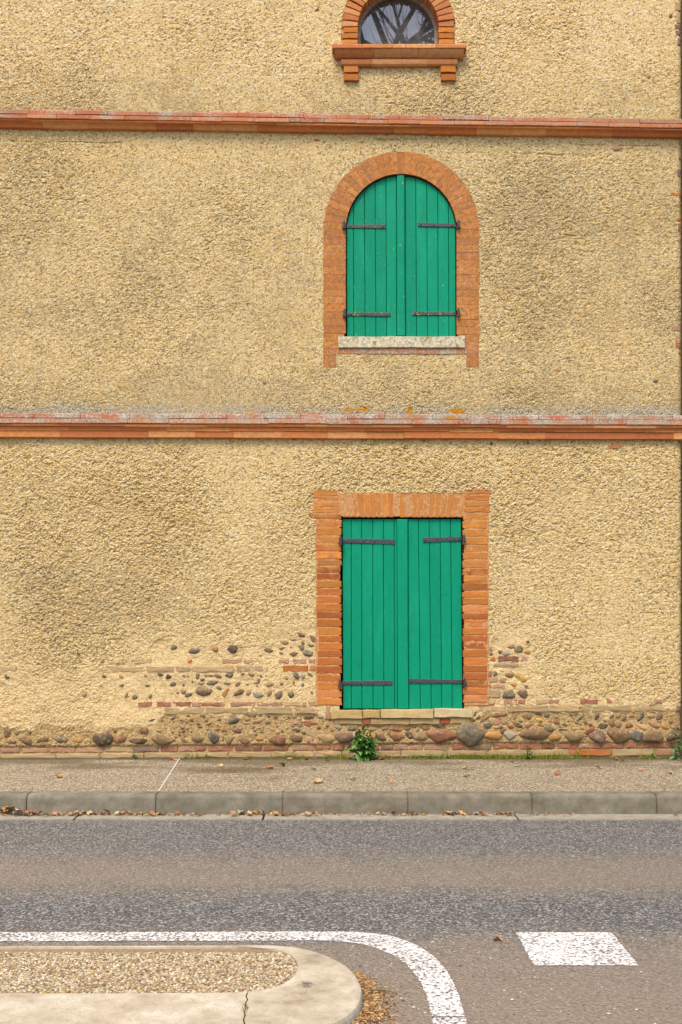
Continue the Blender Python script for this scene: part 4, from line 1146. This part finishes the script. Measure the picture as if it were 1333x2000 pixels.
row([(-260,-180),(-178,-90),(-88,-2),(0,108,'t'),(110,194,'t'),(197,280,'t'),(283,368,'t'),(371,445.6,'t'),(447,532,'t'),(534,573,'t'),(574,614,'t'),(616,668,'t'),(670,734,'t'),(735,783.6,'t'),(785,868,'t'),(870,952,'t'),(955,1035,'t'),(1037,1113,'t'),(1114,1197,'o'),(1198.7,1280,'t'),(1281.5,1329,'p')], 1473.2, 1482, 1463.5, 1475.5, M['brick_old'], tc_, -0.012)
row([(320,400,'t'),(401.5,485,'t'),(488,572,'t'),(574,628,'t')], 1383, 1395, 1381, 1393, M['stone_block'], tc_, 0.006)
row([(936,990.6,'t'),(991.7,1072.5,'t'),(1074,1133,'t'),(1135,1153.5,'t'),(1157,1235.5,'t'),(1239,1319,'t')], 1384, 1393, 1377, 1388.5, M['stone_block'], tc_, 0.004)
row([(269,297,'r'),(306,336,'r'),(337,373,'r'),(374,392,'p'),(393,440,'r'),(450,500,'p'),(501,553,'p'),(554.5,586,'t'),(590,600,'p'),(602,618,'p')], 1372, 1380.5, 1369, 1378, M['brick_old'], rc, 0.008)
row([(0,32,'t'),(201,284,'t'),(286,342,'t'),(343,373,'t'),(373,457,'t'),(462,525,'t')], 1302, 1313, 1300, 1310.5, M['stone_block'], tc_, 0.004)
row([(552,603,'o'),(604,617,'o')], 1300, 1311, 1300, 1311, M['brick_old'], rc, -0.002)
row([(262,296,'t'),(366,376,'o'),(434,474,'p'),(476,496,'t'),(544,565,'p'),(572,600,'p'),(603,617,'p')], 1288, 1296, 1287, 1295, M['brick_old'], rc, 0.006)
row([(557,591,'p'),(594,629,'r')], 1409.5, 1417, 1407.5, 1415, M['brick_old'], rc, 0.008)
row([(984.6,1003,'p'),(1003.5,1027,'r'),(1047,1070,'t'),(1072,1094,'p'),(1134,1168.5,'r'),(1185,1197,'r'),(1277,1294,'p')], 1370, 1379, 1365, 1374, M['brick_old'], rc, 0.002)
row([(973,1015,'d'),(1018,1032,'p')], 1282, 1292, 1282, 1292, M['brick_old'], rc, 0.004)
row([(955.5,969,'o')], 1283.5, 1291.5, 1283.5, 1291.5, M['brick_old'], rc, 0.0)
row([(965,1030,'t')], 1295, 1304, 1295, 1304, M['stone_block'], tc_, 0.006)
row([(955,974,'p'),(976,990,'p')], 1323, 1333, 1323, 1333, M['brick_old'], rc, 0.004)
row([(955.5,962,'o'),(963,989,'p')], 1337, 1345, 1337, 1345, M['brick_old'], rc, 0.004)
row([(953,978,'t')], 1347, 1363, 1347, 1363, M['stone_block'], tc_, 0.006)
row([(955.5,962,'p')], 1260, 1271, 1260, 1271, M['brick_old'], rc, 0.004); row([(955.5,961,'p'),(956,963,'d')], 1273, 1281, 1273, 1281, M['brick_old'], rc, 0.004)
row([(944,967,'o')], 1372.5, 1377, 1372.5, 1377, M['brick_old'], rc, 0.004)
row([(1187,1215,'o')], 869, 877, 869, 877, M['brick_old'], rc, -.006)
for x, y, w_, h_, an, c in [(606,1430.5,30,13,27,'t'),(641,1392,10,25,86,'p'),(606,1447,15,11,2,'p'),(979,1409,27,11,-8,'p'),(1033,1418,17,5,-25,'r'),(958,1316,8,12,10,'r'),(279,1378,20,6,-5,'r'),(200,1292,8,5,0,'o')]:
    if an == 86: w_, h_, an = 10, 26, 2
    brick('brick', rectq(x-w_/2, x+w_/2, y-h_/2, y+h_/2, tilt=R(-an)), D - hl(x-w_/2, x+w_/2, y-h_/2, y+h_/2) - .005, .07, M['brick_old'], wall, vary(C(*PAL2[c]), .08), jit=.003, bev=.006)
# toothed bricks and stones at the right-hand corner
for y0, y1, x0, c in [(4,21,1318,'t'),(20,23,1324,'o'),(24,46,1322,'t'),(47,57,1319,'u'),(59,69,1320,'u'),(74,88,1324,'u'),(306,312,1325,'u'),(330,346,1322,'u'),(376,384,1310,'o'),(398,406,1322,'o'),(424,432,1322,'o'),(437,452,1325,'r'),(636,646,1312,'p'),(663,671,1319,'p'),(672,681,1319,'r'),(684,692,1325,'o'),(1378,1389,1321,'u')]:
    brick('corner_brick', rectq(x0, 1329.6, y0, y1), D - .004, .16, M['brick'], wall, vary(C(*PAL2[c]), .08), jit=.003, bev=.006)

# downpipe at the corner
px_ = XR + 0.062
mb = MB(); mb.tube([(px_, D-0.05, 0.25), (px_, D-0.05, 9.0)], 0.048, 20)
pipe = mb.obj('downpipe', M['zinc'], house, smooth=False)
for yb_ in (371, 905, -180):
    z = wz(yb_, .05)
    mb = MB()
    mb.tube([(px_, D-.05, z-.014), (px_, D-.05, z+.014)], 0.0515, 20)
    mb.box(px_-.062, px_-.046, D-.066, D-.034, z-.016, z+.016)
    mb.tube([(px_-.056, D-.066, z), (px_-.056, D-.074, z)], .008, 6)
    mb.box(px_-.006, px_+.006, D-.004, D+.3, z-.01, z+.01)
    mb.obj('pipe_bracket', M['galv'], pipe)
nb = MB(); nb.box(XR + .02, 9.0, D + 0.22, D + .5, 0.1, 8.6)
nw = nb.obj('neighbour_wall', M['side']); tag(nw, 'plain render wall set back behind the downpipe at the right edge', 'wall')

# ------------------------------------------------------------------ plants
def leaf_mesh(name, mat, wd=.28, fold=.12, droop=.25, seg=5, lobes=0.0):
    V = []; f = []
    for i in range(seg+1):
        u = i/seg
        ww = wd * math.sin(math.pi * min(1, u*.92+.06)) ** .8 * (1 - .25*u) * (1 + lobes*math.sin(u*18))
        z = -droop*u*u
        V += [(u, -ww, z + fold*ww*2), (u, 0, z), (u, ww, z + fold*ww*2)]
    for i in range(seg):
        a = i*3
        f += [(a, a+1, a+4, a+3), (a+1, a+2, a+5, a+4)]
    me = bpy.data.meshes.new(name); me.from_pydata(V, [], f); me.materials.append(mat)
    me.polygons.foreach_set('use_smooth', [True]*len(me.polygons))
    return me
LG = [leaf_mesh('leaf', M['leaf_green'], .20, .5, .3), leaf_mesh('leaf', M['leaf_green'], .26, .4, .55), leaf_mesh('leaf', M['leaf_green'], .16, .3, .15)]
def aim(d, roll=0.0):
    q = Vector(d).to_track_quat('X', 'Z')
    return (q.to_matrix() @ Matrix.Rotation(roll, 3, 'X')).to_euler()
def weed(px_, py_, hgt, spread, nst, nlf, ll, cols, label, dist=0.06, shape=0):
    base = Vector((wx(px_, dist), D - dist, PZ1 - (0.001)))
    e = empty('weed', base, label, 'plant', None)
    mb = MB(); lv = []
    for s in range(nst):
        a = rng.uniform(0, 2*math.pi); rr = rng.uniform(.15, 1)*spread
        tip = base + Vector((math.cos(a)*rr, -abs(math.sin(a))*rr*.55 + .012, hgt*rng.uniform(.55, 1) * (1 - .45*(rr/spread)**2)))
        if s == 0: tip = base + Vector((rng.uniform(-.01,.01), -.01, hgt))
        mid = base.lerp(tip, .5) + Vector((0, 0, hgt*.10))
        pts = [base + Vector((rng.uniform(-.01,.01), rng.uniform(-.01,.005), 0)), mid, tip]
        mb.tube(pts, [.004, .003, .0015], 5)
        for k in range(nlf):
            u = (k + rng.random()) / nlf
            p_ = pts[0].lerp(mid, u*2) if u < .5 else mid.lerp(tip, u*2-1)
            b = rng.uniform(0, 6.28)
            d = Vector((math.cos(b), -abs(math.sin(b))*.9 - .1, rng.uniform(-.1, .8)))
            lv.append((p_, d, ll * rng.uniform(.6, 1.15) * (1.1 - .45*u)))
        lv.append((tip, Vector((rng.uniform(-.3,.3), -.3, 1)), ll*.6))
    mb.obj('stem', M['leaf_green'], e, color=vary(cols[0], .1))
    for p_, d, l in lv:
        share_obj('leaf', rng.choice(LG), p_, aim(d, rng.uniform(-.6,.6)), (l, l, l), e, vary(rng.choice(cols), .22, .08))
    return e
G1 = [C(66,122,46,.62), C(88,140,60,.62), C(52,102,38,.62), C(112,154,78,.62)]
G2 = [C(128,158,50), C(150,172,64), C(104,140,44)]
G3 = [C(96,150,84), C(120,170,104), C(80,132,72)]
weed(710, 1486, .27, .15, 24, 9, .115, G1 + [C(116,160,84)], 'bushy dark green weed growing at the foot of the wall below the window', .09)
wr = weed(1322, 1484, .27, .075, 4, 6, .075, G3, 'tall pale green weed with a pink flower at the wall corner', .08)
fb = Vector((wx(1322, .1), D - .10, wz(1417, .1)))
mb = MB(); mb.tube([fb + Vector((.005, .02, -.10)), fb], .0018, 5); mb.obj('flower_stem', M['leaf_green'], wr, color=G3[0])
for k in range(7):
    a = k*.9
    mb = MB(); c_ = fb + Vector((math.cos(a)*.008, -abs(math.sin(a))*.006, math.sin(a*1.7)*.007))
    mb.add([tuple(Vector(q)*.007 + c_) for q in ico_v], ico_f)
    mb.obj('petal', M['pink'], wr)
weed(1030, 1482, .11, .075, 4, 4, .055, G1[1:] + G3[:1], 'small broad-leaved weed in the moss right of the window', .06)
weed(262, 1479, .05, .05, 4, 4, .035, G1[1:], 'tiny green weed at the wall foot beneath the violet-grey brick', .05)
weed(363, 1481, .04, .03, 5, 3, .028, G2, 'tiny yellow-green weed at the wall foot beside the pavement strip', .04)
weed(404, 1481, .03, .02, 4, 3, .024, G1[1:], 'smallest green sprig at the wall foot right of the pavement strip', .04)
weed(873, 1472, .10, .03, 2, 4, .032, G1[1:], 'thin upright sprig at the wall foot under the big reddish stone', .04)
weed(1128, 1481, .09, .03, 3, 4, .028, G2, 'thin yellow-green sprig beside the long red brick in the bottom course', .04)
weed(1276, 1482, .08, .03, 3, 4, .03, G2, 'yellow-green sprig in the bottom course just left of the corner weed', .04)

# grass and moss in the joint at the wall foot
mb = MB()
def blade(b, hgt, lean, wdt, c):
    a = rng.uniform(0, 3.14); d = Vector((math.cos(a), math.sin(a), 0))*wdt
    m = b + Vector((lean[0]*.4, lean[1]*.4, hgt*.6)); t_ = b + Vector((lean[0], lean[1], hgt))
    mb.add([b-d, b+d, m+d*.7, m-d*.7, t_], [(0,1,2,3), (3,2,4)], c)
clumps = [(268,8),(385,10),(405,6),(490,4),(540,5),(560,14),(575,16),(590,12),(640,14),(660,18),(672,22),(740,10),(760,10),(805,14),(822,12),(838,18),(845,16),(862,12),(885,14)] + [(900+8*i, 20) for i in range(12)] + [(1000+9*i, 13) for i in range(13)] + [(1128,14),(1150,6),(1210,5),(1258,14),(1276,14),(1300,10)]
for cx_, cn in clumps:
    for _ in range(cn*5):
        x = cx_ + rng.gauss(0, 5); dd = rng.uniform(.012, .06)
        b = Vector((wx(x, dd), D-dd, PZ1-.003))
        hgt = rng.uniform(.012, .055) * (1.5 if rng.random() < .15 else 1)
        blade(b, hgt, (rng.uniform(-.02,.02), rng.uniform(-.03,.005)), rng.uniform(.0012,.003), vary(rng.choice([C(136,146,40,.66), C(164,168,56,.66), C(112,126,36,.66), C(186,178,86,.66)]), .15))
gs = mb.obj('grass', M['litter']); tag(gs, 'yellow-green moss and short grass along the foot of the wall', 'grass', kind='stuff')
mb = MB()
for _ in range(26):
    b = gnd(480, 1973, IZ) + Vector((rng.gauss(0, .008), rng.gauss(0, .02), .004)); blade(b, rng.uniform(.01,.025), (rng.uniform(-.015,.015), rng.uniform(-.01,.01)), .0015, vary(C(150,150,70), .15))
gk = mb.obj('grass', M['litter']); tag(gk, 'tiny dry grass tuft growing in the crack of the traffic island', 'grass', kind='stuff')

# ------------------------------------------------------------------ fallen leaves and litter
def dry_mesh(seed):
    r = random.Random(seed); V = []; f = []; n = 6
    for i in range(n+1):
        u = i/n
        ww = .33*math.sin(math.pi*min(1, u*.9+.07))**.7*(1 + r.uniform(-.35,.35)); z = .14*math.sin(u*3.1+seed)+r.uniform(-.04,.04)
        V += [(u-.5, -ww, z+r.uniform(.05,.3)), (u-.5, r.uniform(-.03,.03), z), (u-.5, ww, z+r.uniform(.05,.35))]
    for i in range(n): a = i*3; f += [(a, a+1, a+4, a+3), (a+1, a+2, a+5, a+4)]
    zm = min(q[2] for q in V); V = [(q[0], q[1], q[2]-zm) for q in V]
    me = bpy.data.meshes.new('fallen_leaf'); me.from_pydata(V, [], f); me.materials.append(M['leaf_dry'])
    me.polygons.foreach_set('use_smooth', [True]*len(me.polygons)); return me
DM = [dry_mesh(k) for k in range(6)]
DC = [C(186,138,84), C(206,160,98), C(158,108,64), C(220,182,122), C(196,146,108), C(214,188,146), C(176,122,74)]
def fallen(px_, z, y_, size, label, group=None, col=None):
    x = (px_ - 666.5) * y_ / F
    o = share_obj('fallen_leaf', rng.choice(DM), (x, y_, z), (rng.uniform(-.25,.25), rng.uniform(-.25,.25), rng.uniform(0, 6.28)), (size, size*rng.uniform(.7,1.2), size*rng.uniform(.6,1.3)), None, vary(col or rng.choice(DC), .15))
    tag(o, label, 'leaf', group); return o
gut_x = [4,10,16,22,28,34,40,46,52,58,66,72,80,88,95,104,112,120,128,135,142,150,158,166,176,186,200,208,226,240,250,262,274,286,298,306,318,330,345,360,378,392,
         455,468,476,484,490,498,506,512,518,527,538,548,554,560,570,580,592,604,618,706,720,736,752,770,790,806,815,826,876,884,892,900,908,918,930,938,946,978,992,1000,1322]
for x in gut_x:
    fallen(x + rng.uniform(-3,3), .011 + rng.uniform(0,.012) + (.02 if x < 60 else 0), 8.44 - rng.uniform(0,.075), rng.uniform(.030,.062) * (1.35 if x < 70 else 1), 'dry brown leaf lying in the gutter against the kerb', 'leaves in the gutter')
PL = 'dry leaf lying on the gravel-faced pavement'
for x, y, s in [(115,1519,.06),(432,1500,.07),(528,1498,.08),(551,1500,.07),(612,1505,.06),(620,1529,.08),(565,1484,.07),(640,1485,.05),(340,1484,.07),(335,1482,.05),(480,1483,.05),(598,1483,.05),(745,1484,.06),(762,1529,.05),(908,1503,.05),(912,1518,.05),(1010,1500,.05),(1088,1514,.07),(1170,1499,.05),(1252,1506,.05),(1308,1513,.05),(1000,1487,.05),(1204,1484,.06),(1216,1487,.05),(690,1524,.05)]:
    z = PZ0 + (y < 1500)*.02 + .008
    p_ = gnd(x, y, z)
    yy = min(p_.y, D - .06)
    z = PZ0 + (yy - 8.595)/(D+.3-8.595)*(PZ1+.003-PZ0) + .001
    fallen(x, z, yy, s, PL, 'leaves on the pavement')
p_ = gnd(973, 1839); fallen(973, .002, p_.y, .045, 'single curled orange leaf on the road beside the white square', col=C(222,156,80))
mb = MB()
def chip(x, y, z, l, wdt, c, lift=.3):
    a = rng.uniform(0, 6.28); d = Vector((math.cos(a), math.sin(a), rng.uniform(-lift, lift)))*l*.5; s_ = Vector((-math.sin(a), math.cos(a), rng.uniform(-.3,.3)))*wdt*.5; c0 = Vector((x, y, z)); up = Vector((0,0,wdt*.5))
    mb.add([c0-d-s_, c0+d-s_, c0+d+s_, c0-d+s_, c0-d*.8+up, c0+d*.8+up], [(0,1,5,4),(2,3,4,5),(0,4,3),(1,2,5)], c)
LC = [C(156,112,66), C(190,146,92), C(120,82,50), C(212,178,124), C(96,68,44), C(176,124,80)]
for _ in range(900):
    x = rng.uniform(-3.3, 1.9)
    dens = np.interp(x, [-3.3,-2.6,-1.6,-.9,-.7,-.4,0,.3,.6,1.0,1.3,1.9], [1,1,.7,.25,.8,.8,.2,.4,.35,.8,.4,.1])
    if rng.random() > dens: continue
    yy = 8.45 - abs(rng.gauss(0, .028)); chip(x, yy, .011 + rng.uniform(0,.006), rng.uniform(.008,.03), rng.uniform(.004,.012), vary(rng.choice(LC), .2))
lt = mb.obj('leaf_litter', M['litter']); tag(lt, 'crumbled brown leaf litter strewn along the gutter', 'litter', kind='stuff')
mb = MB()
nose = [p for p in oo if p.x > -.16 and 3.9 < p.y < 4.80]
for _ in range(2600):
    k = rng.random()*(len(nose)-1.001); b = nose[int(k)].lerp(nose[int(k)+1], k-int(k))
    r_ = abs(rng.gauss(0, .055)) * np.interp(b.y, [3.95, 4.3, 4.6, 4.86], [1.4, 1.25, .8, .3])
    d = Vector((b.x + .25, b.y - 4.42)).normalized()
    x, y = b.x + d.x*(r_+.014), b.y + d.y*(r_+.014)
    z = .003 + max(0, .012 - r_*.12)*rng.random()
    chip(x, y, z, rng.uniform(.005,.020), rng.uniform(.003,.007), vary(rng.choice(LC + [C(206,170,120), C(196,156,104)]), .2), .12)
wd = mb.obj('wood_litter', M['litter']); tag(wd, 'brown wood chips and plant debris drifted against the island nose', 'litter', kind='stuff')
mb = MB()
a = gnd(744, 1940); b = gnd(776, 1944)
mb.tube([(a.x-.05, a.y+.01, .012), (a.x, a.y, .014), ((a.x+b.x)/2, a.y-.004, .012), (b.x, b.y, .008)], [.003,.004,.003,.002], 6)
tw = mb.obj('twig', M['bark']); tag(tw, 'thin brown twig sticking out of the debris by the island nose', 'twig')
# loose chippings on the junction
mb = MB()
for _ in range(260):
    x, y = rng.uniform(-.1, 1.75), rng.uniform(4.0, 5.4)
    r_ = rng.uniform(.0025, .006)
    mb.add([(q[0]*r_+x, q[1]*r_+y, q[2]*r_*.7+r_*.5) for q in ico_v[:12]], [], None) if False else chip(x, y, .002, r_*2.2, r_*1.4, vary(rng.choice([C(190,180,168), C(120,112,104), C(170,140,100), C(226,216,200)]), .2), .1)
cpz = mb.obj('grit', M['litter']); tag(cpz, 'loose grit scattered over the worn junction asphalt', 'grit', kind='stuff')

# ------------------------------------------------------------------ bare tree on the far side of the road, seen in the top window
def tree(bx, by, zf, seed, label, scale=1.0, main=None):
    r = random.Random(seed)
    e = empty('bare_tree', (bx, by, 0), label, 'tree')
    mb = MB(); base = Vector((bx, by, -.03)); fork = Vector((bx, by, zf))
    mb.tube([base, base.lerp(fork, .3) + Vector((.15,0,0)), base.lerp(fork, .7), fork], [.40*scale, .32*scale, .20*scale, .13*scale], 14)
    mb.obj('trunk', M['bark'], e, smooth=True)
    tw = MB()
    def grow(p, d, l, rad, depth):
        pts = [p]; dd = d.normalized(); rr = [rad]
        n = 5
        for i in range(n):
            dd = (dd + Vector((r.uniform(-.28,.28), r.uniform(-.28,.28), r.uniform(-.1,.26)))).normalized()
            pts.append(pts[-1] + dd*l/n); rr.append(rad*(1-.62*(i+1)/n))
        tgt = MB() if depth == 0 else tw
        tgt.tube(pts, rr, 8 if depth < 2 else 4)
        if depth == 0: tgt.obj('limb', M['bark'], e, smooth=True)
        if depth < 3:
            for k in range(4 if depth < 2 else 3):
                i = r.randint(1, n)
                d2 = (pts[i]-pts[i-1]).normalized() + Vector((r.uniform(-1,1), r.uniform(-1,1), r.uniform(-.3,.8)))
                grow(pts[i], d2, l*r.uniform(.5,.75), rr[i]*r.uniform(.55,.8)+.004, depth+1)
    for d in (main or [Vector((r.uniform(-1,1), r.uniform(-1,1), r.uniform(.4,1))) for _ in range(5)]):
        grow(fork - Vector((0,0,.1)), Vector(d), 3.6*scale, .07*scale, 0)
    tw.obj('branches', M['bark'], e, smooth=True)
    return e
tree(1.12, -3.2, 14.0, 3, 'large bare tree across the road, its crown mirrored in the top window', 1.0, [(1.0,.2,.55),(-.8,-.1,.6),(.1,-.5,1),(-.5,.6,.4),(.6,-.6,.8)])
tree(-3.2, -8.0, 12.0, 8, 'second bare tree further back, its twigs mirrored in the top window', .9)
tree(4.2, -11.0, 14.5, 12, 'third bare tree farthest back across the road, mirrored at the right of the top window', 1.0)
